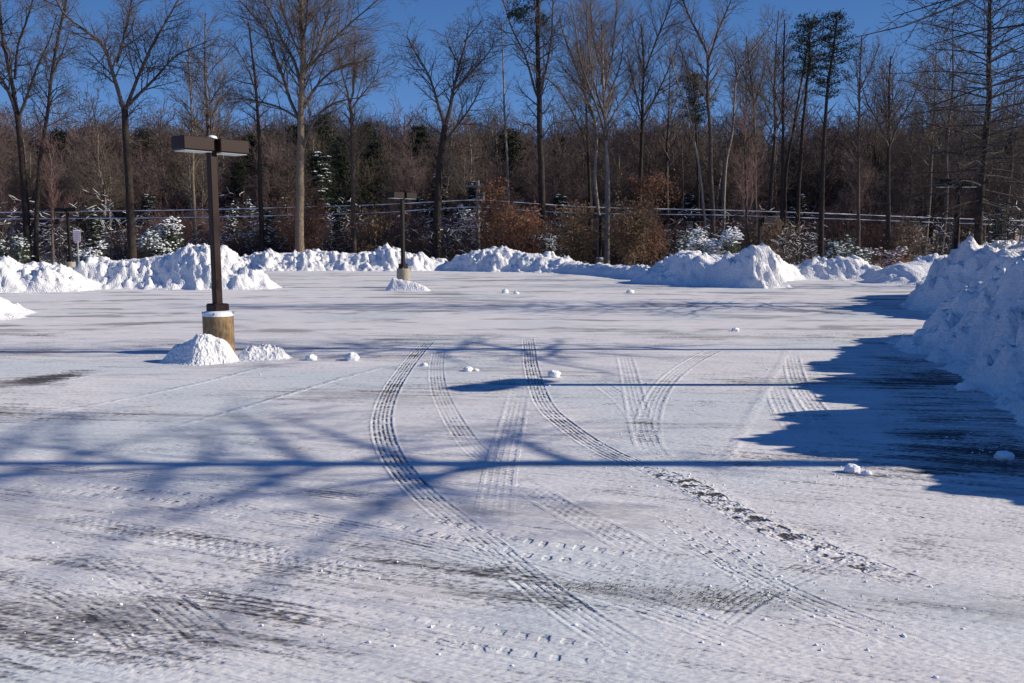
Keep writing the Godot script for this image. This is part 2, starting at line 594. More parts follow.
func make_ground() -> void:
	var sh := Shape.new()
	var nx := 60
	var nz := 80
	for j in nz + 1:
		for i in nx + 1:
			var x := lerpf(-400.0, 400.0, float(i) / nx)
			var d := lerpf(-120.0, 520.0, float(j) / nz)
			sh.v.append(Vector3(x, terrain(x, d), -d))
			var e := 4.0
			sh.n.append(Vector3(terrain(x - e, d) - terrain(x + e, d), 2.0 * e, terrain(x, d + e) - terrain(x, d - e)).normalized())
	for j in nz:
		for i in nx:
			var a := j * (nx + 1) + i
			sh.i.append_array([a, a + nx + 1, a + 1, a + 1, a + nx + 1, a + nx + 2])
	M.floor_snow.uv1_world_triplanar = true
	var o := part("ground", sh.mesh(), M.floor_snow, self)
	tag(o, "woodland floor of snow and leaf litter beyond the lot", "ground", "", "structure")

# ================================================================ snow banks
var nz_lump := FastNoiseLite.new()
var nz_big := FastNoiseLite.new()
var nz_grain := FastNoiseLite.new()

# path points: x, depth, half width, height. One heap of ploughed snow as one mesh
func heap(path: Array, cell: float, rough: float, steep: float, fs: float) -> ArrayMesh:
	var lo := Vector2(1e9, 1e9)
	var hi := Vector2(-1e9, -1e9)
	for q in path:
		lo = lo.min(Vector2(q[0] - q[2] * 1.35, q[1] - q[2] * 1.35))
		hi = hi.max(Vector2(q[0] + q[2] * 1.35, q[1] + q[2] * 1.35))
	var nx := int((hi.x - lo.x) / cell) + 2
	var nz := int((hi.y - lo.y) / cell) + 2
	var H := PackedFloat32Array()
	H.resize(nx * nz)
	for j in nz:
		for i in nx:
			var p := lo + Vector2(i, j) * cell
			var n_ := p * fs
			var best := -1.0
			for k in maxi(path.size() - 1, 1):
				var a: Array = path[k]
				var b: Array = path[mini(k + 1, path.size() - 1)]
				var pa := Vector2(a[0], a[1])
				var ab := Vector2(b[0], b[1]) - pa
				var t := clampf((p - pa).dot(ab) / maxf(ab.length_squared(), 1e-6), 0.0, 1.0)
				var w := lerpf(a[2], b[2], t)
				var hgt := lerpf(a[3], b[3], t)
				var d := (p - pa - ab * t).length() / w
				if d > 1.4:
					continue
				d += 0.16 * rough * nz_big.get_noise_2d(n_.x * 1.5, n_.y * 1.5) - 0.16 * rough * (nz_lump.get_noise_2d(n_.x * 2.0, n_.y * 2.0) + 0.45)
				var q := 1.0 - sm(1.0 - steep * 1.7, 1.02, d) * 0.96 - 0.04 * d - 0.10 * maxf(0.0, d - 1.0)
				var v := hgt * (q - 0.015)
				if v > best:
					best = v
			if best > -0.5:
				var amp := clampf(best * 2.2 * fs, 0.0, 1.0) * rough * (0.30 + 0.95 * sm(-0.35, 0.35, nz_big.get_noise_2d(n_.x * 0.9 + 40.0, n_.y * 0.9 - 20.0)))
				best += amp * (0.34 * nz_big.get_noise_2d(n_.x, n_.y) * minf(1.0, best) - 0.24 * (nz_lump.get_noise_2d(n_.x, n_.y) + 0.45) - 0.24 * (nz_lump.get_noise_2d(n_.x * 2.3 + 9.0, n_.y * 2.3) + 0.45) - 0.14 * (nz_lump.get_noise_2d(n_.x * 5.5 + 9.0, n_.y * 5.5) + 0.45) + 0.05 * nz_grain.get_noise_2d(n_.x, n_.y))
			H[j * nx + i] = best
	var sh := Shape.new()
	var index := PackedInt32Array()
	index.resize(nx * nz)
	index.fill(-1)
	for j in nz - 1:
		for i in nx - 1:
			var a := j * nx + i
			if maxf(maxf(H[a], H[a + 1]), maxf(H[a + nx], H[a + nx + 1])) <= 0.0:
				continue
			for c: int in [a, a + 1, a + nx, a + nx + 1]:
				if index[c] < 0:
					index[c] = sh.v.size()
					var ci := c % nx
					var cj := c / nx
					var hx := H[c - 1 if ci > 0 else c] - H[c + 1 if ci < nx - 1 else c]
					var hz := H[c - nx if cj > 0 else c] - H[c + nx if cj < nz - 1 else c]
					var nn := Vector3(hx, 2.0 * cell, -hz).normalized()
					var y := maxf(H[c], -0.04)
					var pos := Vector3(lo.x + ci * cell, y, -(lo.y + cj * cell))
					# overhanging lumps: push along the slope
					var push := -0.16 * rough * (nz_lump.get_noise_3d(pos.x * 1.9 * fs, y * 2.4 * fs, pos.z * 1.9 * fs) + 0.45) * clampf(y * 3.0, 0.0, 1.0)
					sh.v.append(pos + Vector3(nn.x, nn.y * 0.3, nn.z) * push)
					sh.n.append(nn)
			sh.i.append_array([index[a], index[a + nx], index[a + 1], index[a + 1], index[a + nx], index[a + nx + 1]])
	# true normals of the pushed surface
	var acc := PackedVector3Array()
	acc.resize(sh.v.size())
	for t in sh.i.size() / 3:
		var a := sh.i[t * 3]
		var b := sh.i[t * 3 + 1]
		var c := sh.i[t * 3 + 2]
		var fn := (sh.v[c] - sh.v[a]).cross(sh.v[b] - sh.v[a])
		acc[a] += fn
		acc[b] += fn
		acc[c] += fn
	for k in acc.size():
		sh.n[k] = acc[k].normalized()
	return sh.mesh()

func snow_bank(label: String, path: Array, cell: float, rough := 1.0, steep := 0.45, called := "snow_bank", category := "snow bank", fs := 1.0) -> void:
	var o := part(called, heap(path, cell, rough, steep, fs), M.snow, self)
	tag(o, label, category)

func make_banks() -> void:
	for a in [[nz_lump, 201, 1.9, 3, FastNoiseLite.TYPE_CELLULAR], [nz_big, 202, 0.55, 3, FastNoiseLite.TYPE_SIMPLEX_SMOOTH], [nz_grain, 203, 9.0, 3, FastNoiseLite.TYPE_SIMPLEX_SMOOTH]]:
		var f: FastNoiseLite = a[0]
		f.seed = a[1]
		f.frequency = a[2]
		f.noise_type = a[4]
		f.fractal_octaves = a[3]
	nz_lump.cellular_return_type = FastNoiseLite.RETURN_DISTANCE
	snow_bank("tall shaded bank of ploughed snow running beside the tyre ruts", [[6.5, 2.6, 1.7, 0.85], [6.6, 4.6, 2.1, 1.0], [6.7, 5.6, 2.3, 1.3], [6.9, 6.5, 2.4, 0.72], [6.8, 7.25, 2.4, 1.72], [7.2, 8.05, 2.4, 0.85], [7.4, 9.0, 2.4, 1.7], [7.8, 10.1, 2.4, 0.8], [7.9, 11.1, 2.4, 1.4], [8.2, 12.8, 2.4, 0.95]], 0.04, 1.0, 0.36)
	snow_bank("tall bank of ploughed snow heaped round the bare tree and lamp post", [[11.7, 17.6, 2.0, 1.25], [11.6, 19.4, 2.6, 1.35], [13.6, 23.0, 2.7, 1.35], [16.0, 24.0, 2.4, 1.3]], 0.06, 1.0, 0.30)
	snow_bank("low smooth bank of snow behind the tallest roadside heap", [[14.3, 31.5, 1.6, 0.65], [18.5, 33.0, 2.2, 1.0], [24.0, 33.0, 2.2, 1.1]], 0.09, 0.8)
	snow_bank("peaked snow heap in front of the snowy evergreen bush", [[5.6, 31.6, 1.4, 0.7], [6.3, 30.8, 1.5, 1.15], [7.3, 30.0, 1.3, 0.75], [8.05, 29.0, 1.2, 1.35]], 0.07, 1.1)
	snow_bank("lumpy snow ridge at the foot of the dark round bush", [[9.4, 33.2, 1.2, 0.95], [11.0, 34.4, 1.0, 0.45], [13.0, 34.0, 1.2, 0.75], [13.8, 33.5, 0.9, 0.5]], 0.08, 1.0)
	snow_bank("long lumpy snow bank along the woods behind the middle lamp post", [[-13.5, 43.2, 1.5, 0.6], [-11.0, 43.4, 1.6, 0.85], [-8.5, 43.4, 1.5, 0.7], [-6.2, 43.2, 1.6, 1.0], [-4.8, 43.2, 1.4, 0.75], [-3.6, 43.4, 1.0, 0.4]], 0.06, 1.1)
	snow_bank("broad lumpy snow bank in front of the rusty leaved saplings", [[-2.4, 43.0, 1.2, 0.7], [-1.0, 42.6, 1.7, 1.05], [0.6, 42.0, 1.6, 0.85], [2.2, 41.0, 1.4, 0.6]], 0.06, 1.1)
	snow_bank("low flat snow ridge along the lot edge below brown thicket", [[2.6, 40.6, 1.1, 0.42], [4.2, 37.4, 1.0, 0.38], [5.4, 33.8, 0.9, 0.4]], 0.08, 0.8)
	snow_bank("big snow bank with a bright sunlit end behind rust footed lamp", [[-13.6, 28.8, 1.5, 0.75], [-12.0, 28.9, 1.6, 1.0], [-10.8, 28.7, 1.5, 0.95], [-9.8, 28.5, 1.6, 1.25], [-8.6, 28.2, 1.2, 0.6]], 0.06, 1.1, 0.5)
	snow_bank("rounded snow bank under the small pink and white sign", [[-19.0, 26.5, 2.2, 0.95], [-16.2, 27.0, 2.0, 0.85], [-14.4, 27.2, 1.6, 0.65]], 0.06, 1.0)
	snow_bank("smooth white end of a snow bank beside open lot", [[-15.0, 17.6, 2.2, 1.0], [-12.2, 17.6, 2.3, 0.85]], 0.07, 0.7)
	# heaps round the lamp feet
	snow_bank("loose heap of clumpy snow against the rust stained lamp foot", [[-4.40, 11.5, 0.30, 0.22], [-4.10, 11.46, 0.38, 0.36], [-3.90, 11.5, 0.28, 0.30]], 0.015, 0.36, 0.5, "snow_mound", "snow heap", 2.0)
	snow_bank("small flat pile of snow beside the rust stained lamp foot", [[-3.52, 11.75, 0.28, 0.17], [-3.22, 11.8, 0.22, 0.12]], 0.015, 0.35, 0.55, "snow_mound", "snow heap", 3.2)
	snow_bank("small snow heap round the foot of the middle lamp", [[-3.62, 26.9, 0.34, 0.36], [-3.2, 26.8, 0.34, 0.28], [-2.75, 26.7, 0.30, 0.15]], 0.025, 0.4, 0.55, "snow_mound", "snow heap", 1.8)

func clump(px: float, py: float, r: float, label: String) -> void:
	var p := on_ground(px, py)
	var sm_ := SphereMesh.new()
	sm_.radius = 1.0
	sm_.height = 2.0
	sm_.radial_segments = 20
	sm_.rings = 12
	var a := sm_.surface_get_arrays(0)
	var sh := Shape.new()
	sh.v = a[Mesh.ARRAY_VERTEX]
	sh.i = a[Mesh.ARRAY_INDEX]
	var stretch := Vector3(rng.randf_range(1.0, 1.35), rng.randf_range(0.62, 0.8), rng.randf_range(0.85, 1.1)) * r
	var off := rng.randf() * 40.0
	for k in sh.v.size():
		var q := sh.v[k]
		var b := 1.0 + 0.35 * nz_big.get_noise_3d(q.x * 2.2 + off, q.y * 2.2, q.z * 2.2) + 0.22 * nz_grain.get_noise_3d(q.x * 0.3 + off, q.y * 0.3, q.z * 0.3)
		sh.v[k] = q * b * stretch
	sh.n.resize(sh.v.size())
	for t in sh.i.size() / 3:
		var fa := sh.i[t * 3]
		var fb := sh.i[t * 3 + 1]
		var fc := sh.i[t * 3 + 2]
		var fn := (sh.v[fc] - sh.v[fa]).cross(sh.v[fb] - sh.v[fa])
		sh.n[fa] += fn
		sh.n[fb] += fn
		sh.n[fc] += fn
	for k in sh.n.size():
		sh.n[k] = sh.n[k].normalized() if sh.n[k].length() > 0.0 else Vector3.UP
	var o := part("snow_clump", sh.mesh(), M.snow_small, self, p + Vector3(0, stretch.y * 0.55, 0))
	tag(o, label, "snow clump", "loose snow clumps on the lot")

func make_clumps() -> void:
	clump(352, 360, 0.09, "round fist of snow lying alone on the lot near ridge lines")
	clump(311, 360, 0.07, "small lump of snow between the rust footed lamp and a round lump")
	clump(554, 377, 0.065, "blocky lump of snow beside the curving tyre track")
	clump(468, 371, 0.05, "small broken lump of snow above the lamp head shadow")
	clump(476, 371, 0.03, "tiny crumb of snow touching a small broken lump")
	clump(630, 293, 0.10, "lone snow lump far out on the lot before the thicket")
	clump(505, 293, 0.09, "snow lump in the middle of the far lot")
	clump(516, 294, 0.07, "smaller snow lump touching another in the far lot")
	clump(852, 472, 0.045, "snow lump in the chewed patch on the trunk shadow")
	clump(866, 475, 0.03, "small snow lump at the chewed patch edge")
	clump(1004, 459, 0.06, "small snow lump on dark wet asphalt by the tall bank")
	clump(965, 391, 0.09, "snow lump fallen at the foot of the tall shaded bank")
	clump(735, 331, 0.05, "small snow lump on the empty lot toward the peaked heap")
	clump(424, 366, 0.04, "tiny snow crumb beside the first curved track")
	# crumbs nobody could count
	var s := SphereMesh.new()
	s.radius = 1.0
	s.height = 1.5
	s.radial_segments = 7
	s.rings = 4
	var mm := MultiMesh.new()
	mm.transform_format = MultiMesh.TRANSFORM_3D
	mm.mesh = s
	var spots := []
	var zones := [[800, 395, 60, 50, 260], [835, 465, 50, 22, 240], [640, 440, 45, 50, 160], [770, 560, 90, 40, 260], [330, 600, 330, 80, 350], [850, 600, 160, 60, 260], [960, 420, 60, 40, 150], [700, 480, 60, 40, 160], [510, 380, 60, 12, 40], [215, 362, 60, 8, 60], [590, 300, 150, 20, 60], [740, 292, 60, 4, 60], [905, 350, 30, 14, 120], [975, 440, 30, 22, 160]]
	for zn in zones:
		for k in int(zn[4] * 0.5):
			var p := on_ground(zn[0] + rng.randfn() * zn[2] * 0.6, zn[1] + rng.randfn() * zn[3] * 0.6)
			if -p.z > 2.2 and -p.z < 42.0:
				spots.append(p)
	mm.instance_count = spots.size()
	for k in spots.size():
		var r := 0.0022 + 0.007 * pow(rng.randf(), 4.0)
		if -spots[k].z > 9.0:
			r *= 1.5
		var b := Basis(Vector3(rng.randf() - 0.5, rng.randf(), rng.randf() - 0.5).normalized(), rng.randf() * TAU).scaled(Vector3(r * rng.randf_range(0.8, 1.5), r * 0.8, r))
		mm.set_instance_transform(k, Transform3D(b, spots[k] + Vector3(0, r * 0.3, 0)))
	var o := MultiMeshInstance3D.new()
	o.name = "snow_crumbs"
	o.multimesh = mm
	o.material_override = M.snow_small
	add_child(o)
	tag(o, "loose crumbs of snow scattered along the tyre tracks", "snow", "", "stuff")

# bits of dry grass and grit dragged onto the snow
func make_grit() -> void:
	var sh := Shape.new()
	sh.tri(Vector3(-1, 0, -0.25), Vector3(1, 0.2, 0), Vector3(-0.8, 0, 0.3))
	sh.tri(Vector3(-1, 0, -0.25), Vector3(-0.2, 0.5, 0.1), Vector3(1, 0.2, 0))
	var mm := MultiMesh.new()
	mm.transform_format = MultiMesh.TRANSFORM_3D
	mm.mesh = sh.mesh()
	var spots := []
	for zn in [[715, 598, 66, 10, 750], [600, 588, 60, 6, 350], [612, 404, 10, 1.5, 50], [706, 404, 12, 1.5, 60], [660, 575, 120, 25, 160], [250, 590, 160, 50, 200], [840, 470, 40, 8, 60]]:
		for k in zn[4]:
			var p := on_ground(zn[0] + rng.randfn() * zn[2] * 0.6, zn[1] + rng.randfn() * zn[3] * 0.6)
			if -p.z > 2.2 and -p.z < 14.0:
				spots.append(p)
	mm.instance_count = spots.size()
	for k in spots.size():
		var r := rng.randf_range(0.003, 0.008)
		mm.set_instance_transform(k, Transform3D(Basis(Vector3.UP, rng.randf() * TAU).scaled(Vector3(r, r, r)), spots[k] + Vector3(0, 0.002, 0)))
	var o := MultiMeshInstance3D.new()
	o.name = "grass_bits"
	o.multimesh = mm
	o.material_override = M.grit
	add_child(o)
	tag(o, "olive brown bits of dry grass and grit on the snow", "debris", "", "stuff")

# ================================================================ lamps
func lamp_post(label: String, foot: Vector3, height: float, turn: float, heads: int, base_h: float, snowy: bool, concrete: Material, paint: Material = M.lamp_shaded) -> Node3D:
	var o := thing("lamp_post", label, "street lamp", foot, "lamp posts round the lot")
	o.rotation.y = turn
	var br := 0.215
	part("concrete_base", lathe([Vector2(br, -0.1), Vector2(br, base_h - 0.02), Vector2(br - 0.02, base_h), Vector2(0.0, base_h)], 28), concrete, o)
	part("base_cover", bevel_box(Vector3(0.24, 0.15, 0.24), 0.02), paint, o, Vector3(0, base_h + 0.075, 0))
	part("pole", bevel_box(Vector3(0.112, height - base_h - 0.1, 0.112), 0.012), paint, o, Vector3(0, (height - 0.1 + base_h) * 0.5 + 0.05, 0))
	var hx := 0.46
	for k in heads:
		var sgn := 1.0 if k == 0 else -1.0
		var hd := part("lamp_head", bevel_box(Vector3(hx, 0.185, 0.33), 0.012), paint, o, Vector3(sgn * (hx * 0.5 + 0.045), height - 0.095, 0))
		part("lens", bevel_box(Vector3(hx - 0.05, 0.012, 0.28), 0.004), M.lamp_lens, hd, Vector3(0, -0.1015, 0))
	part("arm", bevel_box(Vector3(0.14, 0.11, 0.10), 0.01), paint, o, Vector3(0, height - 0.06, 0))
	part("hand_hole_cover", bevel_box(Vector3(0.06, 0.13, 0.008), 0.003), paint, o, Vector3(0, base_h + 0.42, 0.059))
	for c: Vector2 in [Vector2(1, 1), Vector2(-1, 1), Vector2(1, -1), Vector2(-1, -1)]:
		part("bolt", lathe([Vector2(0.014, 0.0), Vector2(0.014, 0.03), Vector2(0.0, 0.035)], 8), M.steel, o, Vector3(c.x * 0.15, base_h, c.y * 0.15))
	if snowy:
		part("snow_cap", lathe([Vector2(br + 0.004, base_h - 0.025), Vector2(br - 0.01, base_h + 0.025), Vector2(0.155, base_h + 0.05), Vector2(0.125, base_h + 0.03)], 26), M.snow_small, o)
		part("snow_cap", lathe([Vector2(0.075, height), Vector2(0.06, height + 0.03), Vector2(0.03, height + 0.042), Vector2(0.0, height + 0.045)], 14), M.snow_small, o, Vector3(0.02, 0, 0))
	return o

func make_lamps() -> void:
	var hgt := 3.12
	lamp_post("brown twin head lamp post on a rust stained concrete foot", on_ground(219.5, 352), 3.01, deg_to_rad(50), 2, 0.55, true, M.concrete_stained, M.lamp_brown)
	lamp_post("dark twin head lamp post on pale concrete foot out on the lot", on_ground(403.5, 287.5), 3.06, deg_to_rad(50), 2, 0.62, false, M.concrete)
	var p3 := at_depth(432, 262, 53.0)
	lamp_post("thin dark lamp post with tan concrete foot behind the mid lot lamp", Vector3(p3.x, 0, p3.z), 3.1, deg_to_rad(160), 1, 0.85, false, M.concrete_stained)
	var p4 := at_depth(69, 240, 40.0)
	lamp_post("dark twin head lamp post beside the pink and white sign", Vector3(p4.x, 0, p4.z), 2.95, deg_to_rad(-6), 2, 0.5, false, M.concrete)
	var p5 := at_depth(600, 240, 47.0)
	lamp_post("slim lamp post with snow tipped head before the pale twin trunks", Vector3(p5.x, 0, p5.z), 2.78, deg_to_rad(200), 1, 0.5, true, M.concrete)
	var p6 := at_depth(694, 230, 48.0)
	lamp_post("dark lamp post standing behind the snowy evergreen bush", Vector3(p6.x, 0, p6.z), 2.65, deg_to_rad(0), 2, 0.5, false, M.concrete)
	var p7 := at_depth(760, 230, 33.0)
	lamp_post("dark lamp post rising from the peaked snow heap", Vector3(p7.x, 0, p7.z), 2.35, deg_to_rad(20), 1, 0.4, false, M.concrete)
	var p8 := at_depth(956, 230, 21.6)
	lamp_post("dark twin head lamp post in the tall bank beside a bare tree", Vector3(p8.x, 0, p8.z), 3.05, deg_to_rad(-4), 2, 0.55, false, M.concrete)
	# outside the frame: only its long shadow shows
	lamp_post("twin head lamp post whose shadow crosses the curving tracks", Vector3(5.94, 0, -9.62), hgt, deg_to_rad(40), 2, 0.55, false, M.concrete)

func make_sign() -> void:
	var p := at_depth(77, 240, 39.4)
	var o := thing("notice_sign", "small white notice sign with pinkish red lines beside dark lamp", "sign", Vector3(p.x, 0, p.z))
	part("post", bevel_box(Vector3(0.05, 1.9, 0.05), 0.006), M.steel, o, Vector3(0, 0.95, -0.03))
	var im := Image.create(64, 88, false, Image.FORMAT_RGB8)
	im.fill(Color(0.93, 0.88, 0.88))
	var ink := Color(0.85, 0.60, 0.63)
	im.fill_rect(Rect2i(3, 3, 58, 3), ink)
	im.fill_rect(Rect2i(3, 82, 58, 3), ink)
	im.fill_rect(Rect2i(3, 3, 3, 82), ink)
	im.fill_rect(Rect2i(58, 3, 3, 82), ink)
	for k in 4:
		im.fill_rect(Rect2i(13, 17 + k * 16, 38 - (k % 2) * 8, 7), ink)
	var m := plain(Color.WHITE, 0.6)
	m.albedo_texture = ImageTexture.create_from_image(im)
	var pl := part("panel", bevel_box(Vector3(0.33, 0.46, 0.012), 0.003), plain(lin(0.7, 0.66, 0.66), 0.6), o, Vector3(0, 1.66, 0.0))
	var q := QuadMesh.new()
	q.size = Vector2(0.32, 0.45)
	part("printed_face", q, m, pl, Vector3(0, 0, 0.009))
	part("snow_cap", bevel_box(Vector3(0.34, 0.05, 0.06), 0.02), M.snow_small, o, Vector3(0, 1.915, -0.01))

# ================================================================ trees
# one branch and what grows on it. o: per level lists dens, len, ang, sides, trop, wob; most = last level
func branch(sh: Shape, p: Vector3, d: Vector3, length: float, r: float, lvl: int, o: Dictionary) -> void:
	var most: int = o.most
	var seg := 3 if lvl < most - 1 else (2 if lvl < most else 1)
	var pts := PackedVector3Array([p])
	var rad := PackedFloat32Array([r])
	var trop: float = o.trop
	var wob: float = o.wob
	var q := p
	var dirs := [d]
	for k in seg:
		d = (d + Vector3(rng.randf() - 0.5, rng.randf() - 0.5 + trop, rng.randf() - 0.5) * wob).normalized()
		q += d * (length / seg)
		pts.append(q)
		dirs.append(d)
		rad.append(maxf(r * (1.0 - 0.8 * (k + 1.0) / seg), o.tip))
	sh.tube(pts, rad, 3 if lvl >= 1 else 4)
	if lvl >= most:
		return
	var n := int(length * float(o.dens[lvl]) + rng.randf())
	var az := rng.randf() * TAU
	for k in n:
		var t := lerpf(0.15, 1.0, (k + rng.randf()) / n)
		var f := t * seg
		var s := mini(int(f), seg - 1)
		var pos := pts[s].lerp(pts[s + 1], f - s)
		var dd: Vector3 = dirs[s + 1]
		az += 2.4 + rng.randf() * 0.8
		var side := dd.cross(Vector3.UP if absf(dd.y) < 0.9 else Vector3.RIGHT).normalized().rotated(dd, az)
		var ang := float(o.ang) * rng.randf_range(0.7, 1.3)
		var cd := (dd * cos(ang) + side * sin(ang)).normalized()
		var cl := length * float(o.len) * (1.15 - 0.65 * t) * rng.randf_range(0.55, 1.2)
		var rr := lerpf(rad[s], rad[s + 1], f - s)
		branch(sh, pos, cd, cl, maxf(rr * 0.6, o.tip * 1.3), lvl + 1, o)

# a stem along given points (world), radius from r0 to r1, with side branches from t0 on
func stem(trunk: Shape, crown: Shape, pts: Array, r0: float, r1: float, t0: float, o: Dictionary, side_len: float, per_m: float, sides := 8, into_trunk := true) -> void:
	var c := Curve3D.new()
	for k in pts.size():
		var t: Vector3 = (pts[mini(k + 1, pts.size() - 1)] - pts[maxi(k - 1, 0)]) * 0.17
		c.add_point(pts[k], -t, t)
	c.bake_interval = 0.1
	var length := c.get_baked_length()
	var n := maxi(4, int(length / 0.6))
	var P := PackedVector3Array()
	var R := PackedFloat32Array()
	var bend := Vector3.ZERO
	for k in n + 1:
		var t := float(k) / n
		P.append(c.sample_baked(t * length) + bend)
		bend += Vector3(rng.randf() - 0.5, 0, rng.randf() - 0.5) * 0.05 * (1.0 if k > 0 else 0.0)
		bend *= 0.85
		var flare := 1.0 + 0.35 * exp(-t * length * 2.0) if into_trunk else 1.0
		R.append(lerpf(r0, r1, pow(t, 0.85)) * flare)
	(trunk if into_trunk else crown).tube(P, R, sides)
	var m := int(length * (1.0 - t0) * per_m)
	var az := rng.randf() * TAU
	for k in m:
		var t := lerpf(t0, 1.0, (k + rng.randf()) / m)
		var f := t * n
		var s := mini(int(f), n - 1)
		var pos := P[s].lerp(P[s + 1], f - s)
		var d := (P[s + 1] - P[s]).normalized()
		az += 2.4 + rng.randf()
		var side := d.cross(Vector3.BACK if absf(d.z) < 0.9 else Vector3.RIGHT).normalized().rotated(d, az)
		var ang := float(o.ang) * rng.randf_range(0.75, 1.3)
		var cd := (d * cos(ang) + side * sin(ang)).normalized()
		var rr := lerpf(R[s], R[s + 1], f - s)
		branch(crown, pos, cd, side_len * (1.2 - 0.7 * (t - t0) / maxf(1.0 - t0, 0.01)) * rng.randf_range(0.5, 1.2), clampf(rr * 0.5, o.tip * 2.0, 0.045), 0, o)

func branching(dens: Array, len_: float, ang: float, trop: float, wob: float, tip: float, most := 2) -> Dictionary:
	return {"dens": dens, "len": len_, "ang": ang, "trop": trop, "wob": wob, "tip": tip, "most": most}

# a bare tree standing at a depth, its trunk and limbs following the lines seen in the photograph
# stems: [ [[x, y], ...], start radius in pixels, end radius, where side branches start ]
func traced_tree(label: String, depth: float, stems: Array, bark: Material, twigs: Material, o: Dictionary, side_len: float, per_m: float, called := "bare_tree") -> Node3D:
	var scale_px := depth / F
	var first: Array = stems[0][0]
	var foot := at_depth(first[0][0], first[0][1], depth)
	var base := Vector3(foot.x, terrain(foot.x, depth), -depth)
	var trunk := Shape.new()
	var crown := Shape.new()
	for k in stems.size():
		var s: Array = stems[k]
		var px: Array = s[0]
		var pts := []
		var drift := 0.0 if k == 0 else rng.randf_range(-0.45, 0.45)
		var run := 0.0
		if k == 0:
			pts.append(Vector3(0, -0.15, 0))
		for q in px.size():
			var w := at_depth(px[q][0], px[q][1], depth) - base
			if k == 0 and q == 0 and w.y < 0.4:
				continue
			if q > 0:
				run += (Vector2(px[q][0], px[q][1]) - Vector2(px[q - 1][0], px[q - 1][1])).length() * scale_px
			w.z += drift * run
			pts.append(w)
		if px[px.size() - 1][1] < 14:
			var e: Vector3 = pts[pts.size() - 1] - pts[pts.size() - 2]
			pts.append(pts[pts.size() - 1] + e.normalized() * rng.randf_range(1.5, 3.0))
		stem(trunk, crown, pts, s[1] * scale_px, s[2] * scale_px, s[3], o, side_len * (1.0 if k > 0 else 0.9), per_m * 1.8, 8 if k == 0 else 5, k == 0)
	var t := thing(called, label, "tree", base, "tall bare trees at the edge of the woods")
	part("trunk", trunk.mesh(), bark, t)
	part("crown", crown.mesh(), twigs, t)
	return t

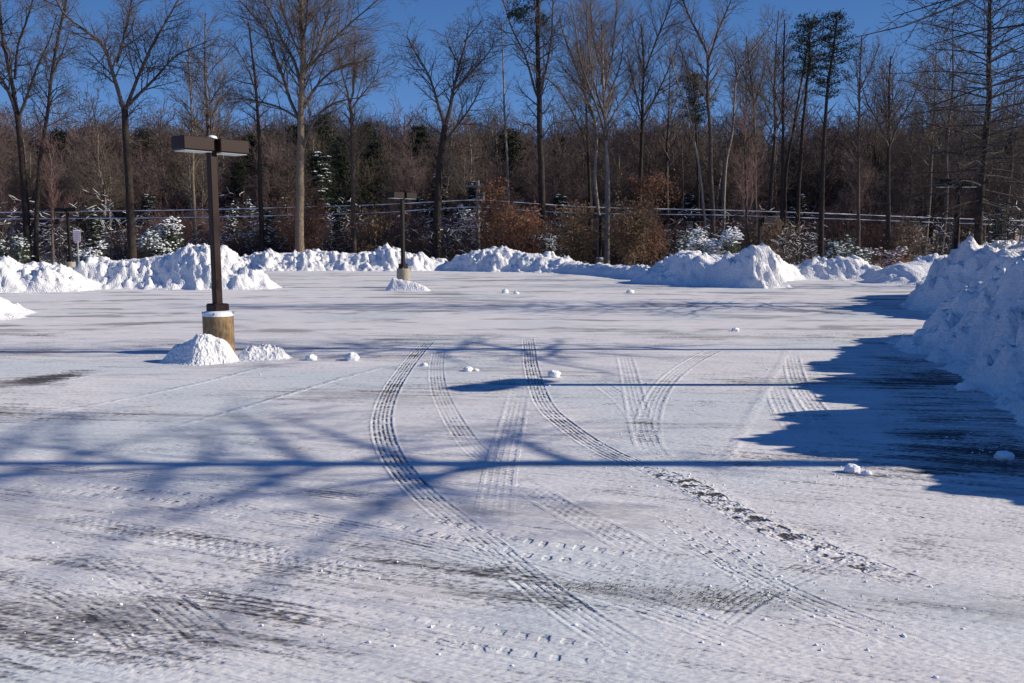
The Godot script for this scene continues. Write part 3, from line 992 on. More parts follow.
func make_traced_trees() -> void:
	var oak := branching([5.2, 7.0], 0.60, 0.78, 0.10, 0.6, 0.0055, 2)
	var fine := branching([5.2, 7.0], 0.60, 0.62, 0.20, 0.5, 0.005, 2)
	var sparse := branching([4.5, 6.0], 0.6, 0.7, 0.15, 0.5, 0.0055, 2)
	traced_tree("dark tree forking three ways, beside another leaning trunk", 50.0, [
		[[[28, 256], [25, 200], [22, 158], [19, 130], [17, 112]], 4.0, 2.6, 0.8],
		[[[17, 114], [14, 95], [8, 79], [0, 58], [-12, 30]], 2.2, 0.7, 0.1],
		[[[17, 112], [15, 79], [11, 40], [12, 4]], 2.3, 0.8, 0.15],
		[[[19, 118], [30, 95], [43, 67], [56, 46], [66, 20]], 1.7, 0.4, 0.1],
		[[[15, 79], [24, 50], [42, 22], [52, 2]], 1.3, 0.4, 0.1]], M.bark_dark, M.twig_brown, oak, 2.2, 1.7)
	traced_tree("slender trunk leaning away from the three way forked tree", 49.0, [
		[[[36, 257], [39, 178], [47, 118], [51, 79], [59, 32], [65, 2]], 2.6, 0.9, 0.45],
		[[[47, 118], [60, 96], [74, 90]], 0.9, 0.3, 0.1],
		[[[52, 75], [66, 52], [74, 34]], 0.8, 0.3, 0.1]], M.bark_dark, M.twig_brown, oak, 1.9, 2.0)
	traced_tree("dark spreading tree with a wide Y fork above snowy bush", 46.0, [
		[[[132, 255], [130, 190], [126, 138], [124.5, 108]], 4.6, 3.2, 0.9],
		[[[124.5, 112], [119, 75], [115, 51], [103, 40], [85, 24], [78, 6]], 2.3, 0.6, 0.15],
		[[[117, 62], [120.5, 45], [124.5, 20], [126, 3]], 1.5, 0.6, 0.1],
		[[[124.5, 112], [130, 91], [138, 59], [146, 36], [156, 12]], 2.0, 0.6, 0.2],
		[[[128, 106], [136, 93], [150, 72], [162, 52], [178, 40], [196, 28]], 1.8, 0.4, 0.15],
		[[[150, 72], [162, 64], [176, 66], [186, 74]], 0.8, 0.3, 0.1],
		[[[111, 46], [100, 60], [90, 68]], 0.7, 0.3, 0.1],
		[[[140, 56], [134, 36], [136, 16]], 0.8, 0.3, 0.1]], M.bark_dark, M.twig_brown, oak, 2.0, 2.3)
	traced_tree("thin straight pale stem just behind the brown lamp head", 52.0, [
		[[[196, 250], [193, 178], [192, 130], [189, 71], [188, 40]], 2.2, 0.6, 0.4]], M.bark_tan, M.twig_tan, fine, 1.9, 2.4)
	traced_tree("slim dark tree with upswept side limbs and no forks", 50.0, [
		[[[262.5, 257], [260, 178], [258.5, 118], [255, 79], [251, 40], [249, 22]], 3.0, 0.8, 0.5],
		[[[257, 95], [247, 65], [236, 47], [220, 38]], 0.9, 0.3, 0.1],
		[[[256, 85], [239, 81], [228, 76]], 0.8, 0.3, 0.1],
		[[[258, 112], [240, 98], [232, 96]], 0.7, 0.3, 0.1]], M.bark_dark, M.twig_brown, oak, 1.6, 1.7)
	traced_tree("massive tan barked tree with many limbs fanning upward", 47.0, [
		[[[300, 255], [300, 178], [301, 126], [302, 99], [303.5, 59], [302, 24], [301, 2]], 5.0, 1.7, 0.5],
		[[[299, 120], [289, 99], [279, 71], [269, 47], [259, 24], [243, 6]], 2.0, 0.6, 0.15],
		[[[300, 84], [293, 59], [281, 40], [271, 16], [263, 2]], 1.7, 0.6, 0.15],
		[[[303, 148], [315, 122], [327, 111], [342, 103.5], [358, 102], [372, 98]], 1.7, 0.4, 0.2],
		[[[304, 108], [315, 87], [330, 71], [354, 61], [374, 58]], 1.8, 0.4, 0.15],
		[[[304, 74], [313, 51], [319, 24], [322.5, 3]], 1.7, 0.7, 0.1],
		[[[311, 66], [330, 43], [350, 24], [370, 7]], 1.4, 0.5, 0.1],
		[[[299, 119], [279, 107], [259, 101], [240, 97], [222, 98]], 1.4, 0.4, 0.2],
		[[[302, 60], [292, 30], [286, 4]], 1.2, 0.5, 0.1],
		[[[302, 45], [309, 20], [310, 3]], 1.2, 0.5, 0.1]], M.bark_tan, M.twig_tan, fine, 2.4, 1.9)
	traced_tree("medium tree with three upright forks beyond the tan giant", 51.0, [
		[[[354, 255], [353, 178], [352, 118], [350, 103]], 2.8, 1.7, 0.6],
		[[[350, 104], [346, 87], [340, 67], [338, 43]], 1.2, 0.4, 0.1],
		[[[350, 103], [354, 91], [356, 63], [358, 38]], 1.3, 0.4, 0.1],
		[[[352, 108], [362, 95], [376, 78], [380, 62]], 1.0, 0.3, 0.1]], M.bark_brown, M.twig_tan, fine, 2.2, 2.6)
	traced_tree("dark crooked tree with a broad airy crown behind mid lamp", 49.0, [
		[[[437, 252], [438, 198], [440.5, 158], [445, 126]], 4.6, 3.0, 0.9],
		[[[445, 128], [439, 107], [431.5, 83], [423.6, 67], [414, 51], [408, 38]], 1.9, 0.5, 0.2],
		[[[445, 126], [449, 111], [453, 87], [459, 59], [465, 40], [469, 20]], 2.2, 0.5, 0.2],
		[[[446, 140], [461, 122], [473, 107], [486, 84]], 1.5, 0.4, 0.2],
		[[[453, 90], [465, 79], [479, 63], [491, 47], [494, 34]], 1.4, 0.4, 0.1],
		[[[438, 198], [445, 194], [448.5, 178], [447, 160]], 1.2, 0.4, 0.5],
		[[[425, 70], [414, 70], [404, 66]], 0.7, 0.3, 0.1],
		[[[458, 62], [448, 44], [444, 28]], 0.8, 0.3, 0.1],
		[[[464, 42], [476, 30], [484, 22]], 0.8, 0.3, 0.1]], M.bark_dark, M.twig_brown, oak, 2.0, 2.4)
	traced_tree("thin pale stem standing above the rusty saplings", 56.0, [
		[[[508.5, 250], [508, 205], [507, 158], [505, 111], [503, 59], [501, 24]], 1.8, 0.5, 0.5]], M.bark_pale, M.twig_tan, sparse, 1.3, 1.4)
	var j := traced_tree("tall dark straight tree with evergreen tufts at its top", 48.0, [
		[[[542, 256], [542, 190], [540, 138], [539, 99], [538, 47], [538, 4]], 4.0, 1.6, 0.5],
		[[[539, 100], [534, 87], [526, 55], [512, 24], [506, 4]], 1.4, 0.5, 0.2],
		[[[539, 100], [542, 87], [550, 47], [552, 8]], 1.4, 0.5, 0.2],
		[[[540, 136], [529, 124], [520, 126], [514, 122]], 1.0, 0.3, 0.3],
		[[[541, 140], [552, 124], [562, 124]], 0.9, 0.3, 0.3]], M.bark_dark, M.twig_brown, oak, 2.0, 1.8)
	var tufts := Shape.new()
	for k in 26:
		var w := at_depth(rng.randf_range(511, 553), rng.randf_range(-22, 22), 48.0) - j.position
		needle_clump(tufts, w + Vector3(0, 0, rng.randf_range(-0.9, 0.9)), rng.randf_range(0.25, 0.5), 60)
	part("needles", tufts.mesh(), M.needle, j)
	traced_tree("tall whitish trunk of the pale pair with fanned crown", 50.0, [
		[[[607, 258], [608, 198], [607, 158], [605, 118], [603, 91], [602, 59], [601, 24]], 3.0, 0.8, 0.45],
		[[[606, 140], [596, 110], [580, 75], [572, 40], [566, 14]], 1.3, 0.4, 0.2],
		[[[605, 118], [592, 84], [586, 50], [584, 18]], 1.3, 0.4, 0.15],
		[[[604, 108], [614, 84], [624, 56], [628, 26]], 1.3, 0.4, 0.15],
		[[[603, 95], [612, 60], [616, 30], [618, 8]], 1.2, 0.4, 0.1],
		[[[602, 70], [594, 40], [592, 12]], 1.0, 0.4, 0.1],
		[[[606, 128], [620, 104], [634, 84], [640, 66]], 1.0, 0.4, 0.2]], M.bark_pale, M.twig_tan, fine, 2.4, 1.7)
	traced_tree("crooked whitish trunk of the pale pair bending at mid height", 50.6, [
		[[[599, 256], [599, 217], [595, 178], [597, 138], [595, 118], [583, 87], [574, 59], [564, 34], [560, 14]], 2.2, 0.5, 0.5],
		[[[596, 126], [588, 100], [584, 70], [580, 44]], 1.0, 0.3, 0.1],
		[[[586, 94], [572, 78], [560, 66]], 0.8, 0.3, 0.1]], M.bark_pale, M.twig_tan, fine, 2.3, 1.6)
	traced_tree("dark straight stem hidden among the pale pair of trunks", 55.0, [
		[[[590, 254], [590, 209], [586.6, 118], [583.5, 79], [580, 40]], 2.2, 0.6, 0.5]], M.bark_dark, M.twig_brown, fine, 2.2, 1.4)
	traced_tree("arching tree bowing outward from the pale pair of trunks", 56.0, [
		[[[592, 250], [590, 180], [583.5, 138], [574, 115], [560, 91], [548, 79], [540, 76]], 2.0, 0.5, 0.5]], M.bark_brown, M.twig_tan, fine, 2.0, 1.5)
	traced_tree("dark tree with wide open V limbs above orange leaved sapling", 53.0, [
		[[[638, 254], [639, 198], [641, 140], [641.6, 118], [643.5, 67], [641, 24]], 2.9, 0.7, 0.55],
		[[[642, 118], [654.6, 99], [666.5, 75], [676, 51], [684, 34]], 1.3, 0.4, 0.15],
		[[[641, 116], [635, 95], [629, 75], [624, 58]], 1.0, 0.4, 0.15],
		[[[643.5, 76], [649, 59], [662.5, 24], [668, 6]], 1.1, 0.4, 0.1],
		[[[643, 70], [636, 44], [632, 20]], 0.9, 0.3, 0.1]], M.bark_dark, M.twig_brown, fine, 2.0, 2.2)
	traced_tree("pale curvy trunk with two high limbs beside a small pine", 52.0, [
		[[[713, 256], [713, 221], [711, 174], [710, 130], [707.5, 99], [708, 59], [701.5, 40], [691.6, 22], [684, 4]], 2.9, 0.6, 0.5],
		[[[708, 62], [717, 32], [727, 6]], 1.2, 0.4, 0.1],
		[[[707, 99], [697, 84], [686, 66], [680, 44]], 1.0, 0.3, 0.15],
		[[[708, 80], [700, 60], [697, 36]], 0.8, 0.3, 0.1]], M.bark_brown, M.twig_tan, fine, 1.9, 2.4)
	traced_tree("thin pale serpentine stem weaving up before a small pine", 51.0, [
		[[[708, 256], [704, 209], [699.5, 166], [693.6, 138], [689.6, 115], [678, 83], [672, 59], [670, 40]], 1.7, 0.4, 0.5],
		[[[690, 115], [698, 98], [702, 80]], 0.7, 0.3, 0.2]], M.bark_pale, M.twig_tan, sparse, 1.7, 2.0)
	traced_tree("pale stem slanting up toward the pines", 56.0, [
		[[[723, 254], [725, 174], [733, 130], [737, 79], [747, 59], [767, 32], [774, 20]], 2.0, 0.5, 0.45],
		[[[737, 80], [736, 56], [728, 40]], 0.8, 0.3, 0.1]], M.bark_pale, M.twig_tan, sparse, 2.0, 2.4)
	traced_tree("grey brown tree with fuzzy upright crown between slanting stems", 58.0, [
		[[[756, 252], [755, 142], [753, 99], [748, 58], [746, 36]], 2.2, 0.5, 0.4],
		[[[754, 105], [763, 75], [768, 50]], 0.9, 0.3, 0.1],
		[[[753, 99], [742, 72], [736, 56]], 0.9, 0.3, 0.1]], M.bark_brown, M.twig_tan, fine, 2.2, 2.6)
	traced_tree("straight grey stem close by the leaning forked tree", 50.0, [
		[[[781, 264], [782.5, 178], [783, 118], [784, 51], [785, 20]], 2.3, 0.6, 0.5],
		[[[783, 118], [776, 90], [772, 62]], 0.8, 0.3, 0.1]], M.bark_dark, M.twig_brown, sparse, 1.8, 2.2)
	traced_tree("leaning dark stem crossing behind the shorter pine", 51.0, [
		[[[784, 262], [786, 178], [794, 130], [800, 91], [809.5, 40], [815, 14]], 2.0, 0.6, 0.5],
		[[[794, 130], [806, 96], [820, 60], [826, 30]], 0.9, 0.3, 0.1]], M.bark_dark, M.twig_brown, sparse, 1.7, 2.2)
	traced_tree("slim grey pole of a tree standing past the taller pine", 49.0, [
		[[[858, 258], [859, 221], [859, 118], [861, 51], [862, 36]], 2.3, 0.6, 0.45],
		[[[859, 100], [853, 76], [848, 58]], 0.7, 0.3, 0.1],
		[[[860, 90], [868, 66], [872, 48]], 0.7, 0.3, 0.1]], M.bark_brown, M.twig_brown, fine, 1.5, 2.8)
	traced_tree("dark candelabra shaped tree forking above the lot entrance", 45.0, [
		[[[888.6, 262], [888.6, 200], [888.6, 146], [888.6, 79], [890, 56]], 3.4, 0.7, 0.55],
		[[[888.6, 148], [877, 122], [865, 103], [858, 80]], 1.2, 0.4, 0.15],
		[[[889, 148], [896.5, 122], [906, 103], [914, 76]], 1.2, 0.4, 0.15],
		[[[888.6, 130], [882, 100], [876, 70]], 0.9, 0.3, 0.15],
		[[[888.6, 128], [898, 96], [903, 66]], 0.9, 0.3, 0.15]], M.bark_dark, M.twig_brown, fine, 1.7, 2.6)
	traced_tree("thin sapling trunk in front of the dark lamp with slim crown", 33.0, [
		[[[746, 262], [746, 210], [745, 166], [744, 130], [744, 108]], 1.9, 0.4, 0.35]], M.bark_dark, M.twig_red, fine, 1.5, 3.2, "young_tree")
	traced_tree("thin young stem rising beside the dark lamp and sign", 42.0, [
		[[[53, 264], [52, 220], [51, 190], [50, 160], [46, 136]], 1.7, 0.4, 0.3]], M.bark_brown, M.twig_red, fine, 1.6, 3.0, "young_tree")

# ---------------------------------------------------------------- pin oaks along the near side, some beyond the frame
func pin_oak(called: String, label: String, at: Vector3, height: float, r: float, clear: float, sd: int, spread: float, keep := 1.0, extra := [], limb := 0.028) -> void:
	rng.seed = sd
	var trunk := Shape.new()
	var crown := Shape.new()
	var o := branching([5.5, 7.0], 0.5, 0.7, -0.05, 0.55, 0.0035)
	var pts := [Vector3(0, -0.1, 0)]
	for k in 6:
		pts.append(Vector3(rng.randf_range(-0.06, 0.06), height * (k + 1) / 6.0, rng.randf_range(-0.06, 0.06)))
	stem(trunk, crown, pts, r, 0.02, 0.97, o, 0.5, 3.0, 10)
	var n := int(64 * keep)
	var az := rng.randf() * TAU
	for k in n:
		var t := (k + rng.randf()) / n
		var y := lerpf(clear, height * 0.98, t)
		az += 2.39996 + rng.randf_range(-0.4, 0.4)
		var reach := spread * (1.0 - 0.78 * t) * rng.randf_range(0.6, 1.15)
		var lift := lerpf(-0.10 if limb < 0.05 else 0.12, 0.85, t) + rng.randf_range(-0.15, 0.15)
		var d := Vector3(cos(az), lift, sin(az)).normalized()
		var side := Vector3(-sin(az), 0, cos(az))
		var b := []
		var kink := rng.randf_range(-0.14, 0.14)
		for q in 5:
			var u := q / 4.0
			b.append(Vector3(0, y, 0) + d * reach * u + Vector3(0, -0.13 * reach * u * u * (1.0 - t), 0) + side * (kink * u * reach * 0.5 + rng.randf_range(-0.16, 0.16) * u) + Vector3(0, rng.randf_range(-0.12, 0.12) * u, 0))
		stem(trunk, crown, b, lerpf(limb, limb * 0.4, t), 0.004, 0.12, o, 0.95, 4.0, 4, false)
	for e in extra:
		var b := [Vector3(0, e[0], 0)]
		for q in e[1]:
			b.append(at_depth(q[0], q[1], q[2]) - at)
		stem(trunk, crown, b, 0.04, 0.006, 0.25, o, 1.1, 3.4, 5, false)
	var tr := thing(called, label, "tree", at, "young trees planted along the lot")
	part("trunk", trunk.mesh(), M.bark_dark, tr)
	part("crown", crown.mesh(), M.twig_dark, tr)

func make_pin_oaks() -> void:
	var w := at_depth(977, 250, 20.6)
	pin_oak("pin_oak", "bare tree with drooping twiggy branches rising from the tall bank", Vector3(w.x, 0, w.z), 9.2, 0.12, 2.2, 501, 3.4, 1.7)
	pin_oak("pin_oak", "overhanging bare tree whose branches reach across the sky corner", Vector3(9.6, 0, -12.7), 9.0, 0.11, 4.3, 502, 2.6, 0.6, [
		[5.0, [[1060, -35, 12.4], [970, 0, 12.1], [898, 28, 11.9], [858, 37, 11.8]]],
		[4.6, [[1090, 18, 13.0], [1024, 25, 13.2], [971, 32, 13.4], [928, 46, 13.5]]],
		[4.2, [[1090, 62, 12.6], [1024, 78, 12.5], [962, 94, 12.4], [930, 107, 12.4]]],
		[5.3, [[1075, -45, 12.9], [1010, -22, 13.1], [940, 2, 13.3], [892, 17, 13.4]]],
		[3.6, [[1090, 120, 13.0], [1024, 138, 13.2], [960, 150, 13.3]]]], 0.045)
	pin_oak("pin_oak", "bare tree casting the thick trunk shadow across the tracks", Vector3(9.0, 0, -6.2), 10.5, 0.14, 4.2, 507, 2.9, 0.95, [], 0.05)
	pin_oak("pin_oak", "twiggy bare tree standing farther along the snow bank row", Vector3(19.5, 0, -29.0), 9.5, 0.13, 2.2, 504, 3.4)

# ---------------------------------------------------------------- conifers, bushes, thickets
func needle_clump(sh: Shape, c: Vector3, r: float, n: int) -> void:
	for k in n:
		var d := Vector3(rng.randfn(), rng.randfn() * 0.35, rng.randfn()) * r * 0.55
		var a := Vector3(rng.randf() - 0.5, rng.randf() - 0.3, rng.randf() - 0.5).normalized() * r * 0.42
		var b := a.cross(Vector3(rng.randf() - 0.5, rng.randf() - 0.5, rng.randf() - 0.5)).normalized() * r * 0.075
		sh.tri(c + d - b, c + d + b, c + d + a)

func snow_pad(sh: Shape, c: Vector3, rx: float, rz: float, h: float) -> void:
	var top := c + Vector3(rng.randf_range(-0.3, 0.3) * rx, h, rng.randf_range(-0.3, 0.3) * rz)
	var ring := []
	for k in 6:
		var a := TAU * k / 6 + rng.randf() * 0.5
		ring.append(c + Vector3(cos(a) * rx * rng.randf_range(0.7, 1.2), rng.randf_range(-0.2, 0.2) * h, sin(a) * rz * rng.randf_range(0.7, 1.2)))
	for k in 6:
		sh.tri(ring[k], ring[(k + 1) % 6], top)

# tall pine: bare lower trunk, tufted crown between y0 and y1
func tall_pine(label: String, depth: float, line: Array, r: float, y0: float, wide: float) -> void:
	var foot := at_depth(line[0][0], line[0][1], depth)
	var base := Vector3(foot.x, terrain(foot.x, depth), -depth)
	var pts := [Vector3(0, -0.1, 0)]
	for q in line.slice(1):
		pts.append(at_depth(q[0], q[1], depth) - base)
	var trunk := Shape.new()
	var nee := Shape.new()
	var o := branching([1.5, 1.5], 0.4, 0.6, 0.1, 0.4, 0.01, 1)
	stem(trunk, trunk, pts, r, 0.05, 0.4, o, 1.0, 0.8, 9)
	var top: Vector3 = pts[pts.size() - 1]
	var ytop := top.y
	var n := 34
	for k in n:
		var t := (k + rng.randf()) / n
		var y := lerpf(y0, ytop + 0.3, t)
		var ax := Vector3.ZERO
		for q in pts.size() - 1:
			if pts[q + 1].y >= y or q == pts.size() - 2:
				ax = pts[q].lerp(pts[q + 1], clampf((y - pts[q].y) / maxf(0.1, pts[q + 1].y - pts[q].y), 0.0, 1.1))
				break
		var az := k * 2.4 + rng.randf()
		var L := wide * (sin(clampf(t * 0.85 + 0.15, 0.0, 1.0) * PI) * 0.75 + 0.25) * (0.35 + 0.9 * pow(rng.randf(), 1.4))
		var d := Vector3(cos(az), 0.15 + rng.randf() * 0.25, sin(az)).normalized()
		trunk.tube(PackedVector3Array([ax, ax + d * L * 0.6, ax + d * L + Vector3(0, 0.1, 0)]), PackedFloat32Array([0.035, 0.022, 0.008]), 4)
		for q in 4:
			needle_clump(nee, ax + d * L * (0.40 + 0.2 * q) + Vector3(rng.randfn() * 0.12, 0.06, rng.randfn() * 0.12), 0.34, 26)
	var tr := thing("pine_tree", label, "tree", base, "pines at the edge of the woods")
	part("trunk", trunk.mesh(), M.bark_dark, tr)
	part("crown", nee.mesh(), M.needle, tr)

# dense pine of the woods, with or without snow on its boughs; used for copies
func wood_pine(height: float, snowy: float) -> Array:
	var trunk := Shape.new()
	var nee := Shape.new()
	var snow := Shape.new()
	trunk.tube(PackedVector3Array([Vector3(0, -0.2, 0), Vector3(0.05, height * 0.5, 0), Vector3(0, height, 0)]), PackedFloat32Array([0.16, 0.10, 0.02]), 6)
	var n := 70
	for k in n:
		var t := (k + rng.randf()) / n
		var y := lerpf(height * 0.22, height * 0.99, t)
		var az := k * 2.4 + rng.randf()
		var L := lerpf(height * 0.23, 0.35, pow(t, 1.3)) * rng.randf_range(0.35, 1.2)
		var d := Vector3(cos(az), rng.randf_range(-0.15, 0.25), sin(az))
		trunk.tube(PackedVector3Array([Vector3(0, y, 0), Vector3(0, y, 0) + d * L]), PackedFloat32Array([0.03, 0.008]), 3)
		for q in 4:
			var c := Vector3(0, y, 0) + d * L * (0.3 + 0.23 * q)
			needle_clump(nee, c, 0.5, 22)
			if rng.randf() < snowy:
				snow_pad(snow, c + Vector3(0, 0.10, 0), 0.34, 0.30, 0.10)
	return [trunk.mesh(), nee.mesh(), snow.mesh()]

# leafy shrub: dome of leaves on stems, snow lying on its top leaves
func shrub(called: String, label: String, at: Vector3, size: Vector3, leaves: int, leaf: float, m: Material, snow_share: float, cat := "bush") -> void:
	var wood := Shape.new()
	var lv := Shape.new()
	var snow := Shape.new()
	var lobes := []
	for k in 9:
		lobes.append(Vector3(rng.randf_range(-0.65, 0.65), rng.randf_range(0.25, 0.85), rng.randf_range(-0.65, 0.65)))
	for l: Vector3 in lobes:
		wood.tube(PackedVector3Array([Vector3(l.x * 0.1, -0.05, l.z * 0.1) * size, l * 0.55 * size, l * size]), PackedFloat32Array([0.035, 0.022, 0.008]), 4)
	for k in leaves:
		var l: Vector3 = lobes[rng.randi() % lobes.size()]
		var d := Vector3(rng.randfn(), rng.randfn(), rng.randfn()).normalized()
		var p := (l + d * 0.36 * pow(rng.randf(), 0.45)) * size
		if p.y < 0.03:
			continue
		var up := d.y > 0.0 and rng.randf() < snow_share * (0.25 + 0.6 * d.y)
		var ax := (d + Vector3(rng.randfn(), rng.randfn() * 0.5, rng.randfn()) * 0.5).normalized()
		var s := ax.cross(Vector3.UP).normalized()
		if up:
			snow_pad(snow, p + Vector3(0, 0.02, 0), leaf * rng.randf_range(0.35, 0.95), leaf * rng.randf_range(0.35, 0.9), leaf * 0.35)
		else:
			var q := leaf * rng.randf_range(0.7, 1.3)
			lv.quad(p, p + ax * q * 0.5 + s * q * 0.30, p + ax * q, p + ax * q * 0.5 - s * q * 0.30)
	var o := thing(called, label, cat, at)
	part("stems", wood.mesh(), M.twig_brown, o)
	part("leaves", lv.mesh(), m, o)
	if snow.v.size() > 0:
		part("snow_load", snow.mesh(), M.snow_small, o).set_meta("kind", "stuff")

# young beech or oak still holding its dry leaves
func leafy_sapling(label: String, at: Vector3, height: float, spread: float, leaves: int, m: Material, bark: Material) -> void:
	var wood := Shape.new()
	var lv := Shape.new()
	var stems := 3
	for k in stems:
		var top := Vector3(rng.randf_range(-0.3, 0.3) * spread, height * rng.randf_range(0.75, 1.0), rng.randf_range(-0.3, 0.3) * spread)
		wood.tube(PackedVector3Array([Vector3(k * 0.1 - 0.1, -0.05, 0), top * 0.5 + Vector3(0.05, 0, 0.05), top]), PackedFloat32Array([0.05, 0.03, 0.008]), 5)
		for b in 16:
			var t := rng.randf_range(0.12, 1.0)
			var az := rng.randf() * TAU
			var L := spread * (0.25 + 0.75 * sin(clampf(t, 0.0, 1.0) * 2.6)) * rng.randf_range(0.5, 1.0)
			var c := top * t
			var e := c + Vector3(cos(az) * L, 0.28 * L, sin(az) * L)
			wood.tube(PackedVector3Array([c, c.lerp(e, 0.5) + Vector3(0, 0.08, 0), e]), PackedFloat32Array([0.018, 0.011, 0.004]), 3)
			for q in leaves / (stems * 16):
				var p := c.lerp(e, pow(rng.randf(), 0.6)) + Vector3(rng.randfn(), rng.randfn(), rng.randfn()) * 0.20
				var ax := Vector3(rng.randfn(), rng.randfn() - 0.6, rng.randfn()).normalized()
				var s := ax.cross(Vector3(rng.randfn(), rng.randfn(), rng.randfn())).normalized()
				var z := rng.randf_range(0.08, 0.17)
				lv.quad(p, p + ax * z * 0.5 + s * z * 0.35, p + ax * z, p + ax * z * 0.5 - s * z * 0.35)
	var o := thing("leafy_sapling", label, "sapling", at)
	part("stems", wood.mesh(), bark, o)
	part("leaves", lv.mesh(), m, o)

func place(px: float, depth: float) -> Vector3:
	var p := at_depth(px, 236, depth)
	return Vector3(p.x, terrain(p.x, depth), -depth)

func make_bushes() -> void:
	rng.seed = 611
	tall_pine("shorter pine of the pair with a leaning bare trunk", 50.0, [[797, 258], [798, 213], [801.6, 150], [806, 91], [809, 59], [808, 26]], 0.15, 10.3, 1.5)
	tall_pine("taller dark pine of the pair with shaggy crown", 47.0, [[821, 260], [823, 170], [826, 118], [829, 79], [833, 50], [836, 20]], 0.17, 8.8, 1.5)
	tall_pine("small high pine tuft among the pale curvy stems", 54.0, [[700, 256], [698, 180], [696, 130], [695, 100], [693, 80]], 0.10, 8.4, 1.2)
	shrub("evergreen_bush", "snow covered evergreen bush below the wide Y forked tree", place(155, 41.0), Vector3(1.5, 2.3, 1.2), 3800, 0.13, M.leaf_green, 0.5)
	shrub("evergreen_bush", "snow covered evergreen bush behind the peaked snow heap", place(715, 37.0), Vector3(1.25, 1.75, 1.0), 3000, 0.12, M.leaf_green, 1.0)
	shrub("evergreen_bush", "dark round evergreen bush dusted with snow by the lot entrance", place(846, 36.5), Vector3(1.1, 1.75, 1.0), 3800, 0.11, M.leaf_green, 0.22)
	shrub("evergreen_bush", "small snowy bush growing behind the pink and white sign", place(86, 43.0), Vector3(0.9, 1.2, 0.8), 1400, 0.12, M.leaf_green, 0.8)
	shrub("evergreen_bush", "scrubby dark bush under the three way forked tree", place(12, 44.0), Vector3(1.3, 1.6, 1.0), 1500, 0.12, M.leaf_green, 0.35)
	shrub("evergreen_bush", "low holly bush between the orange sapling and snowy bush", place(686, 41.0), Vector3(0.8, 1.9, 0.7), 1500, 0.11, M.leaf_green, 0.2)
	shrub("evergreen_bush", "shaggy snow flecked cedar shrub behind the crooked tree", place(468, 55.0), Vector3(1.9, 3.3, 1.4), 2600, 0.14, M.leaf_green, 0.6)
	shrub("evergreen_bush", "dark cedar shrub close beside the slim dark tree", place(244, 53.0), Vector3(1.4, 3.6, 1.2), 2200, 0.13, M.leaf_green, 0.25)
	shrub("evergreen_bush", "ragged snowy shrub under the arching pale stems", place(540, 48.0), Vector3(1.1, 1.8, 0.9), 1300, 0.12, M.leaf_green, 0.7)
	shrub("rusty_bush", "rust leaved drooping bush next to the dark round bush", place(884, 37.5), Vector3(1.2, 1.1, 0.9), 1700, 0.09, M.leaf_rust, 0.35)
	leafy_sapling("tall rusty leaved sapling before the thin pale stem", place(497, 48.0), 4.9, 1.3, 3000, M.leaf_rust, M.bark_brown)
	leafy_sapling("low rusty leaved sapling crowding the tall straight dark tree", place(526, 46.0), 3.2, 1.5, 3000, M.leaf_rust, M.bark_brown)
	leafy_sapling("broad orange leaved sapling under the open V limbed tree", place(654, 46.0), 5.0, 1.6, 3400, M.leaf_rust, M.bark_brown)
	leafy_sapling("dense tan leaved thicket sapling beside the orange one", place(628, 44.5), 3.4, 1.6, 3000, M.leaf_tan, M.bark_brown)
	leafy_sapling("tan leaved thicket sapling at the foot of pale trunks", place(578, 45.0), 3.2, 1.5, 2800, M.leaf_tan, M.bark_brown)
	leafy_sapling("brown leaved sapling at the foot of the tan barked giant", place(300, 50.0), 4.6, 1.9, 2200, M.leaf_rust, M.bark_brown)
	leafy_sapling("small tan leaved sapling beside the mid lot lamp", place(372, 49.0), 3.6, 1.5, 1800, M.leaf_tan, M.bark_brown)
	leafy_sapling("brown leaved sapling between the peaked heap and pines", place(772, 46.0), 2.6, 1.5, 1200, M.leaf_tan, M.bark_brown)
	leafy_sapling("tan leaved sapling behind the rust leaved drooping bush", place(905, 45.0), 2.4, 1.5, 1100, M.leaf_tan, M.bark_brown)

# ---------------------------------------------------------------- the woods behind
func wood_tree(height: float, o: Dictionary, limbs: int, spread: float, low: float) -> Array:
	var trunk := Shape.new()
	var crown := Shape.new()
	var pts := [Vector3(0, -0.3, 0)]
	for k in 4:
		pts.append(Vector3(rng.randf_range(-0.25, 0.25), height * (k + 1) / 4.0, rng.randf_range(-0.25, 0.25)))
	stem(trunk, crown, pts, height * 0.0135, 0.03, 0.98, o, 0.5, 1.0, 6)
	for k in limbs:
		var t := (k + rng.randf()) / limbs
		var y := lerpf(height * low, height * 0.97, t)
		var az := k * 2.4 + rng.randf()
		var d := Vector3(cos(az), rng.randf_range(0.5, 1.4), sin(az)).normalized()
		branch(crown, Vector3(0, y, 0), d, spread * (1.1 - 0.65 * t) * rng.randf_range(0.7, 1.2), lerpf(0.07, 0.02, t), 0, o)
	return [trunk.mesh(), crown.mesh()]

func brush_mesh(h: float, n: int, o: Dictionary) -> Shape:
	var sh := Shape.new()
	for k in n:
		var az := rng.randf() * TAU
		var p := Vector3(cos(az), 0, sin(az)) * rng.randf() * 0.8
		branch(sh, p - Vector3(0, 0.1, 0), Vector3(rng.randfn() * 0.35, 1.0, rng.randfn() * 0.35).normalized(), h * rng.randf_range(0.6, 1.1), 0.02, 0, o)
	return sh

